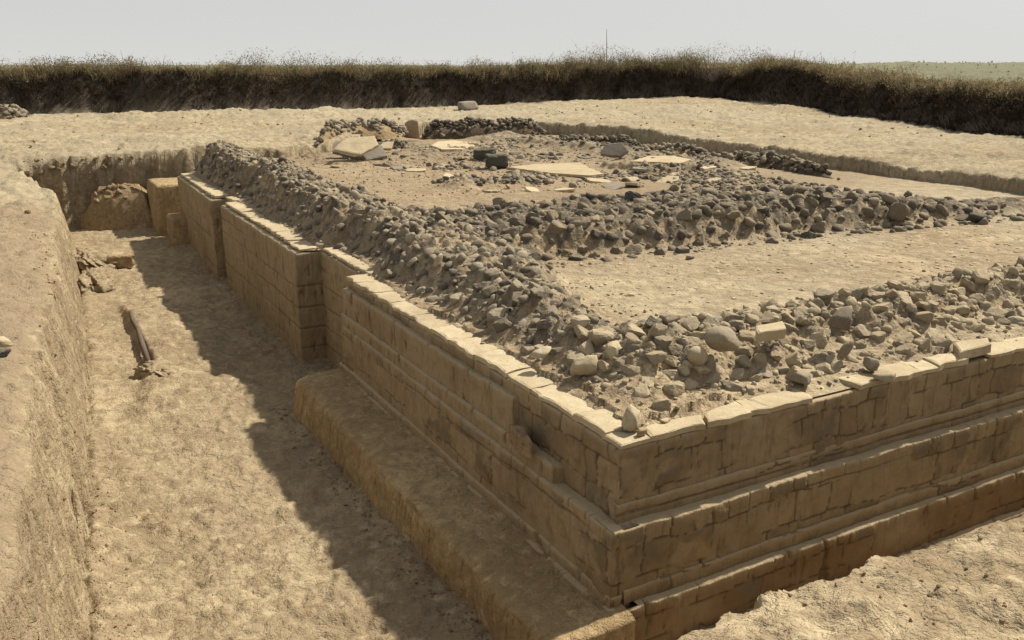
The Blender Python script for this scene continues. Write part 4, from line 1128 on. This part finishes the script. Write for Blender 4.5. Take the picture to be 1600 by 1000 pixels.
def tube(name, label, pts, radii, mat, cat, segs=8):
    bm = bmesh.new(); rings = []
    for i, p in enumerate(pts):
        p = Vector(p); a = Vector(pts[max(0, i - 1)]); b = Vector(pts[min(len(pts) - 1, i + 1)])
        d = (b - a).normalized(); q = d.to_track_quat('Z', 'Y')
        rings.append([bm.verts.new(p + q @ Vector((math.cos(t) * radii[i], math.sin(t) * radii[i], 0))) for t in [2 * math.pi * k / segs for k in range(segs)]])
    for r0, r1 in zip(rings, rings[1:]):
        for k in range(segs): bm.faces.new((r0[k], r0[(k + 1) % segs], r1[(k + 1) % segs], r1[k]))
    bm.faces.new(rings[0][::-1]); bm.faces.new(rings[-1])
    me = bpy.data.meshes.new(name); bm.to_mesh(me); bm.free(); me.materials.append(mat)
    for p in me.polygons: p.use_smooth = True
    o = bpy.data.objects.new(name, me); COL.objects.link(o)
    return tag(o, label, cat)
a, b = at(204, 488, -1.225), at(232, 562, -1.24)
tube("wooden_beam", "dark weathered beam half buried along the hump in the trench floor", [a, a * .8 + b * .2 + np.array([-.008, 0, .004]), a * .6 + b * .4 + np.array([.012, 0, .0]), a * .33 + b * .67 - np.array([0, 0, .008]), b - np.array([0, 0, .03])], [0.026, 0.034, 0.03, 0.035, 0.03], M['wood'], "beam", 7)
tube("dry_stick", "pale bent stick lying on the room floor below the cross wall", [at(1030, 382, .05), at(1050, 378, .06), at(1075, 375, .07), at(1100, 374, .06), at(1118, 371, .05)], [.012, .014, .013, .012, .007], M['stick'], "stick", 6)

lone("bank_stone", "yellowish stone on the left bank, cut by the frame edge", 2, 541, 0.02, 0.15, M['pale'], (1, .8, .6), (0, 0.1, 0.4), 81)
lone("bank_stone", "dark rounded stone on the left bank just below the yellowish one", 6, 557, 0.02, 0.13, M['st_dark'], (1, .8, .6), (0, 0.1, 0.1), 82)

# ------------------------------------------------------------------ far rubble walls and stone heap
M['core_dark'] = earth_mat("dark_core", (0.17, 0.13, 0.085), (0.12, 0.09, 0.06), (0.07, 0.055, 0.04), fine=2.0)

def rubble_wall(name, label, pts, h, n, fam, smin, smax, width=0.35, seed=1, z0=0.0, cat="rubble wall"):
    """a drystone wall of rough stones: core plus its stones, one thing"""
    r = np.random.default_rng(seed)
    P = np.array(pts); L = np.r_[0, np.cumsum(np.hypot(*np.diff(P, axis=0).T))]
    s = r.uniform(0, L[-1], n)
    x = np.interp(s, L, P[:, 0]); y = np.interp(s, L, P[:, 1])
    hh = h * np.clip(1 + 0.35 * fbm(s * 0.9, s * 0 + seed, 3, seed), .3, 2) * np.minimum(1, np.minimum(s, L[-1] - s) / 0.6 + 0.35)
    zz = r.random(n)
    off = r.normal(0, 1, n) * width * (0.5 - 0.2 * zz)
    size = smin + (smax - smin) * r.random(n) ** 1.6
    pos = np.c_[x + off * 0.5, y + off * 0.9, z0 + hh * zz + size * 0.1]
    # core of packed earth
    k = 60
    ss = np.linspace(0, L[-1], k); cx = np.interp(ss, L, P[:, 0]); cy = np.interp(ss, L, P[:, 1])
    hc = h * 0.82 * np.minimum(1, np.minimum(ss, L[-1] - ss) / 0.6 + 0.25) * (1 + .25 * fbm(ss * 0.9, ss * 0 + seed, 3, seed))
    G = np.stack([np.stack([cx + a * width * .5, cy + a * width * .9, z0 - .05 + b * hc], -1) for a, b in ((-1.1, 0), (-.9, .55), (-.5, 1), (.5, 1), (1.1, 0))], 1)
    root = bulk(name, pos, size, M['bulk_' + fam], None, label, cat)
    core = np_mesh("earth_core", G.reshape(-1, 3), grid_faces(k, 5), M['core_dark' if fam == 'dark' else 'mud'], root)
    return root
rubble_wall("rubble_wall", "dark drystone wall at the back of the dig, right of the upright reddish slab", [tuple(at(664, 214, .05)[:2]), tuple(at(760, 214, .05)[:2]), tuple(at(850, 213, .05)[:2])], 0.50, 900, 'dark', .08, .26, .55, 3)
rubble_wall("rubble_wall", "grey tumbled rubble wall at the back of the dig, left of the upright slab", [tuple(at(505, 219, .3)[:2]), tuple(at(560, 212, .25)[:2]), tuple(at(632, 212, .22)[:2])], 0.40, 800, 'grey', .08, .27, .7, 4, .25)
rubble_wall("rubble_wall", "low dark rubble wall beside the long flat slab, at the back right", [tuple(at(855, 226, .1)[:2]), tuple(at(930, 226, .1)[:2]), tuple(at(1000, 229, .1)[:2])], 0.26, 520, 'dark', .08, .24, .55, 5, .05)
rubble_wall("rubble_wall", "short low rubble wall standing alone on the reddish floor of the back room", [tuple(at(676, 284, .06)[:2]), tuple(at(760, 288, .06)[:2]), tuple(at(862, 283, .06)[:2])], 0.15, 260, 'grey', .07, .2, .4, 6)
rubble_wall("rubble_wall", "remains of a low rubble wall running behind the ledge slab in the back room", [tuple(at(985, 240, .1)[:2]), tuple(at(1050, 236, .1)[:2]), tuple(at(1105, 240, .1)[:2])], 0.22, 420, 'grey', .07, .24, .5, 11, .04)
rubble_wall("rubble_wall", "short dark broken wall edge between the tilted slabs and the table slab", [tuple(at(590, 226, .1)[:2]), tuple(at(648, 229, .1)[:2])], 0.18, 200, 'dark', .07, .2, .4, 12, .03)
rubble_wall("stone_heap", "heap of dark stones below the scrub bank at the far left", [tuple(at(-30, 184, .46)[:2]), tuple(at(36, 186, .46)[:2])], 0.42, 320, 'grey', .12, .34, .6, 7, .42)
rubble_wall("rubble_wall", "line of dark stones running to the right end of the back room", [tuple(at(1100, 248, .1)[:2]), tuple(at(1190, 254, .1)[:2]), tuple(at(1290, 268, .1)[:2])], 0.2, 420, 'dark', .08, .26, .6, 8, .04)

def ragged_lump(name, label, px, py, z, dims, rotz, seed, cat="earth lump"):
    """broken lump of mortared earth: ledges, hollows and sharp ragged edges"""
    V, F = ico(5)
    n1 = fbm(V[:, 0] * 1.6 + V[:, 2], V[:, 1] * 1.6 - V[:, 2], 3, seed); n2 = fbm(V[:, 0] * 5 + V[:, 2] * 4, V[:, 1] * 5 - V[:, 2] * 3, 4, seed + 1, 0.65)
    r = 1 + 0.45 * n1 + 0.30 * np.round(n2 * 5) / 5 + 0.12 * n2
    W = V * r[:, None]; W[:, 2] = np.sign(W[:, 2]) * np.abs(W[:, 2]) ** 0.6
    W *= np.array(dims) * 0.5
    o = np_mesh(name, W, F, M['mud_pale'], smooth=False)
    p = at(px, py, z); o.location = (p[0], p[1], p[2] + dims[2] * 0.12); o.rotation_euler = (0, 0, rotz)
    return tag(o, label, cat)
ragged_lump("earth_clump", "ragged clump of earth at the near end of the half-buried beam", 252, 588, -1.34, (0.36, 0.62, 0.22), 0.35, 46)
ragged_lump("earth_lump", "ragged broken lump at the near end of the long earth stub on the trench floor", 150, 446, -1.33, (0.52, 1.0, 0.36), -0.35, 47)
ragged_lump("earth_lump", "long ragged wall stub on the trench floor running up to the square block", 146, 415, -1.33, (0.50, 1.9, 0.30), 0.1, 48)
def face_clods():
    """crumbling clods standing out of the cut earth faces"""
    n = 380
    x = np.r_[rng.uniform(-2.7, 1.2, n), rng.uniform(-2.2, -1.0, 0)]; y = np.full(len(x), 17.05) - 0.02 * x
    z = 0.2 - 1.4 * rng.random(len(x)) ** 1.3
    sz = 0.05 + 0.15 * rng.random(len(x)) ** 3
    bulk("face_clods", np.c_[x, y + rng.normal(0.10, 0.05, len(x)), z], sz, M['mud'], 'stuff', "clods crumbling from the end wall of the trench", "clods")
    m = 260
    a = rng.uniform(0, 2 * math.pi, m); rr = rng.uniform(0.2, 0.62, m)
    bulk("heap_rubble", np.c_[-0.95 + rr * np.cos(a) * 1.0, 16.85 + rr * np.sin(a) * 0.55, -0.42 - 0.9 * np.maximum(0, rr - 0.3) * rng.uniform(0.5, 2.6, m)], 0.06 + 0.2 * rng.random(m) ** 2, M['mud'], 'stuff', "clods on the slumped earth heap", "clods")
face_clods()

# ------------------------------------------------------------------ dry scrub on the dark bank
def scrub():
    P = np.array(BANK_FOOT[1:-1]); P = np.r_[P, [(17.3, -3)]]
    L = np.r_[0, np.cumsum(np.hypot(*np.diff(P, axis=0).T))]
    n = 52000
    s = rng.uniform(0, L[-1], n)
    x0 = np.interp(s, L, P[:, 0]); y0 = np.interp(s, L, P[:, 1])
    dx = np.interp(s + 0.5, L, P[:, 0]) - np.interp(s - 0.5, L, P[:, 0]); dy = np.interp(s + 0.5, L, P[:, 1]) - np.interp(s - 0.5, L, P[:, 1])
    ln = np.maximum(1e-6, np.hypot(dx, dy)); nx, ny = -dy / ln, dx / ln           # outward, away from the dig
    sg = np.sign(nx * (x0 - 5) + ny * (y0 - 10)); nx *= sg; ny *= sg
    face = rng.random(n) < 0.42
    off = np.where(face, rng.uniform(-0.10, 0.75, n), 0.55 + rng.exponential(0.9, n))
    x, y = x0 + nx * off, y0 + ny * off
    sd, _, _ = poly_sd(x, y, EXC); sdb, _, _ = poly_sd(x, y, DIG)
    z = terrain_z(x, y, sd, sdb)[0] - 0.03
    clump = np.clip(0.62 + 1.0 * fbm(x * 1.1, y * 1.1, 4, 401, 0.65), 0.10, 1.6)
    mound = (1 + 0.75 * np.exp(-((x - 24.5) ** 2 + (y - 30.5) ** 2) / 22.0)) * (1 - 0.5 * sstep(26, 12, y) * (x > 15))
    h = np.where(face, rng.uniform(0.08, 0.28, n), rng.gamma(8, 0.048, n) * clump * mound + 0.10)
    h = np.where(rng.random(n) < 0.004, h * 1.5, h)
    w = np.where(face, rng.uniform(0.006, 0.016, n), rng.uniform(0.004, 0.011, n))
    ang = rng.uniform(0, 2 * math.pi, n)
    lx, ly = np.cos(ang), np.sin(ang)
    lean = np.where(face, rng.uniform(0.1, 0.5, n), rng.uniform(0.15, 0.75, n)) * h
    bx = lx * lean - nx * face * 0.12; by = ly * lean - ny * face * 0.12
    pa = rng.uniform(0, math.pi, n); px, py = np.cos(pa), np.sin(pa)
    rows = []
    for q, wq in ((0, 1.0), (0.4, 1.0), (0.75, 0.75), (1.0, 0.15)):
        cx_ = x + bx * q ** 1.7; cy_ = y + by * q ** 1.7; cz_ = z + h * q * (1 - 0.18 * q)
        rows.append(np.stack([cx_ - px * w * wq, cy_ - py * w * wq, cz_], -1))
        rows.append(np.stack([cx_ + px * w * wq, cy_ + py * w * wq, cz_], -1))
    # leaf flecks along each stem
    V = np.stack(rows, 1)                                        # n,8,3
    base = np.arange(n)[:, None] * 8
    F = np.concatenate([base + np.array([[0, 1, 3, 2]]), base + np.array([[2, 3, 5, 4]]), base + np.array([[4, 5, 7, 6]])], 0)
    tone = rng.random(n)
    brown = np.array([0.055, 0.042, 0.031]); olive = np.array([0.145, 0.115, 0.068]); straw = np.array([0.30, 0.235, 0.135]); green = np.array([0.105, 0.105, 0.045])
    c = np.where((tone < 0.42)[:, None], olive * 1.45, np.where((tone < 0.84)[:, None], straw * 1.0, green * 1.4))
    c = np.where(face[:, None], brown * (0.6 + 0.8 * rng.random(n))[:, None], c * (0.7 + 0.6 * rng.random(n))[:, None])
    C = np.repeat(c, 8, 0)
    # leaves
    m = 200000
    k = rng.integers(0, n, m); k = k[~face[k] | (rng.random(m) < 0.35)]; m = len(k)
    q = rng.uniform(0.25, 1.0, m)
    ctr = np.c_[x[k] + bx[k] * q ** 1.7 + rng.normal(0, .06, m), y[k] + by[k] * q ** 1.7 + rng.normal(0, .06, m), z[k] + h[k] * q * (1 - .18 * q) + rng.normal(0, .05, m)]
    d1 = rng.normal(size=(m, 3)); d1 /= np.linalg.norm(d1, axis=1)[:, None]
    d2 = np.cross(d1, rng.normal(size=(m, 3))); d2 /= np.maximum(1e-6, np.linalg.norm(d2, axis=1))[:, None]
    sz = rng.uniform(0.015, 0.04, m)[:, None]
    LV = np.stack([ctr - d1 * sz, ctr + d2 * sz * .4, ctr + d1 * sz, ctr - d2 * sz * .4], 1)
    LF = np.arange(m)[:, None] * 4 + np.array([[0, 1, 2, 3]]) + n * 8
    lc = np.repeat(c[k] * (0.8 + 0.5 * rng.random(m))[:, None], 4, 0)
    # bushy clumps of fine leaf along the top and hanging over the face
    nb_ = 1500
    sb = rng.uniform(0, L[-1], nb_); top = rng.random(nb_) < 0.62
    fx = np.interp(sb, L, P[:, 0]); fy = np.interp(sb, L, P[:, 1])
    ddx = np.interp(sb + .5, L, P[:, 0]) - np.interp(sb - .5, L, P[:, 0]); ddy = np.interp(sb + .5, L, P[:, 1]) - np.interp(sb - .5, L, P[:, 1])
    dl = np.maximum(1e-6, np.hypot(ddx, ddy)); bnx, bny = -ddy / dl, ddx / dl
    sg2 = np.sign(bnx * (fx - 5) + bny * (fy - 10)); bnx *= sg2; bny *= sg2
    bo = np.where(top, rng.uniform(0.55, 1.6, nb_), rng.uniform(0.15, 0.6, nb_))
    Bx, By = fx + bnx * bo, fy + bny * bo
    e1, _, _ = poly_sd(Bx, By, EXC); e2, _, _ = poly_sd(Bx, By, DIG)
    right = (1 - 0.55 * sstep(26, 12, By) * (Bx > 15))
    Br = rng.uniform(0.10, 0.38, nb_) * (0.45 + 1.1 * np.clip(0.5 + 0.9 * fbm(sb * 0.35, sb * 0 + 2.2, 4, 411, 0.65), 0, 1)) * np.where(top, right, 0.8) * (1 + 0.5 * np.exp(-((Bx - 24.5) ** 2 + (By - 30.5) ** 2) / 22.0))
    Bz = terrain_z(Bx, By, e1, e2)[0] + np.where(top, Br * 0.9, 0.02)
    per = 130
    u3 = rng.normal(size=(nb_, per, 3)); u3 /= np.linalg.norm(u3, axis=2)[..., None]
    u3 *= rng.random((nb_, per, 1)) ** 0.5
    u3[..., 2] *= 1.25
    BC = (np.stack([Bx, By, Bz], -1)[:, None] + u3 * Br[:, None, None]).reshape(-1, 3)
    mm = len(BC)
    f1 = rng.normal(size=(mm, 3)); f1[:, 2] += 0.8; f1 /= np.linalg.norm(f1, axis=1)[:, None]
    f2 = np.cross(f1, rng.normal(size=(mm, 3))); f2 /= np.maximum(1e-6, np.linalg.norm(f2, axis=1))[:, None]
    fs = rng.uniform(0.02, 0.06, mm)[:, None]
    BV = np.stack([BC - f1 * fs, BC + f2 * fs * .22, BC + f1 * fs, BC - f2 * fs * .22], 1)
    BF = np.arange(mm)[:, None] * 4 + np.array([[0, 1, 2, 3]]) + n * 8 + m * 4
    bt = rng.random(nb_)
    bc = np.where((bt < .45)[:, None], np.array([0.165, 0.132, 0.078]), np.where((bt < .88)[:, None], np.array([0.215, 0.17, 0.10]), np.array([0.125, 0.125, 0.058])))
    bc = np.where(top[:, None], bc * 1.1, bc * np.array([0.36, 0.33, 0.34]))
    bcol = np.repeat((np.repeat(bc, per, 0) * rng.uniform(.65, 1.35, mm)[:, None]), 4, 0)
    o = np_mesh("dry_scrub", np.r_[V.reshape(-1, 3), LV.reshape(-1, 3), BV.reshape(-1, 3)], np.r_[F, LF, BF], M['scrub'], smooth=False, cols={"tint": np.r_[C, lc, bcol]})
    tag(o, "dense dry brush and weeds growing on the dark bank round the dig", "scrub", None, 'stuff')
scrub()

def field_bushes():
    """hazy green growth far out on the flat field"""
    n = 9000
    x = rng.uniform(22, 160, n); y = rng.uniform(-10, 120, n)
    sdb, _, _ = poly_sd(x, y, DIG)
    keep = sdb > 3.5
    x, y = x[keep], y[keep]
    sd, _, _ = poly_sd(x, y, EXC); sdb, _, _ = poly_sd(x, y, DIG)
    z = terrain_z(x, y, sd, sdb)[0]
    n = len(x); d = rng.normal(size=(n, 3)); d[:, 2] = np.abs(d[:, 2]) + 1.2
    d /= np.linalg.norm(d, axis=1)[:, None]
    t = np.cross(d, rng.normal(size=(n, 3))); t /= np.linalg.norm(t, axis=1)[:, None]
    h = rng.uniform(0.03, 0.14, n)[:, None]; b = np.c_[x, y, z]
    V = np.stack([b - t * .05, b + t * .05, b + d * h + t * .02, b + d * h - t * .02], 1)
    col = np.repeat(np.array([0.20, 0.215, 0.12]) * rng.uniform(.7, 1.3, n)[:, None], 4, 0)
    o = np_mesh("field_weeds", V.reshape(-1, 3), np.arange(n)[:, None] * 4 + np.array([[0, 1, 2, 3]]), M['scrub'], smooth=False, cols={"tint": col})
    tag(o, "low green weeds on the flat field beyond the bank", "weeds", None, 'stuff')
field_bushes()

def stalk(label, px, py0, py1, z0, lean, r0):
    a = at(px, py0, z0); d = np.hypot(*(a[:2] - CAM[:2]))
    h = (py0 - py1) * d / 1430.0
    pts = [a + np.array([lean * t * t, 0, h * t]) for t in (0, .25, .5, .75, 1)]
    tube("dry_stalk", label, pts, [r0, r0 * .9, r0 * .75, r0 * .55, r0 * .3], M['stick'] if 'pale' in label else M['wood'], "stalk", 5)
tube("dry_stalk", "single tall thin dark stalk rising high above the scrub", [tuple(CAM + ray(948, q_) * (36.0 / 1428.0)) for q_ in (112, 85, 66, 45)], [.016, .015, .012, .008], M['wood'], "stalk", 5)
stalk("short pale leaning stalk in front of the dark bank at the left", 301, 172, 148, 0.5, -0.25, 0.03)
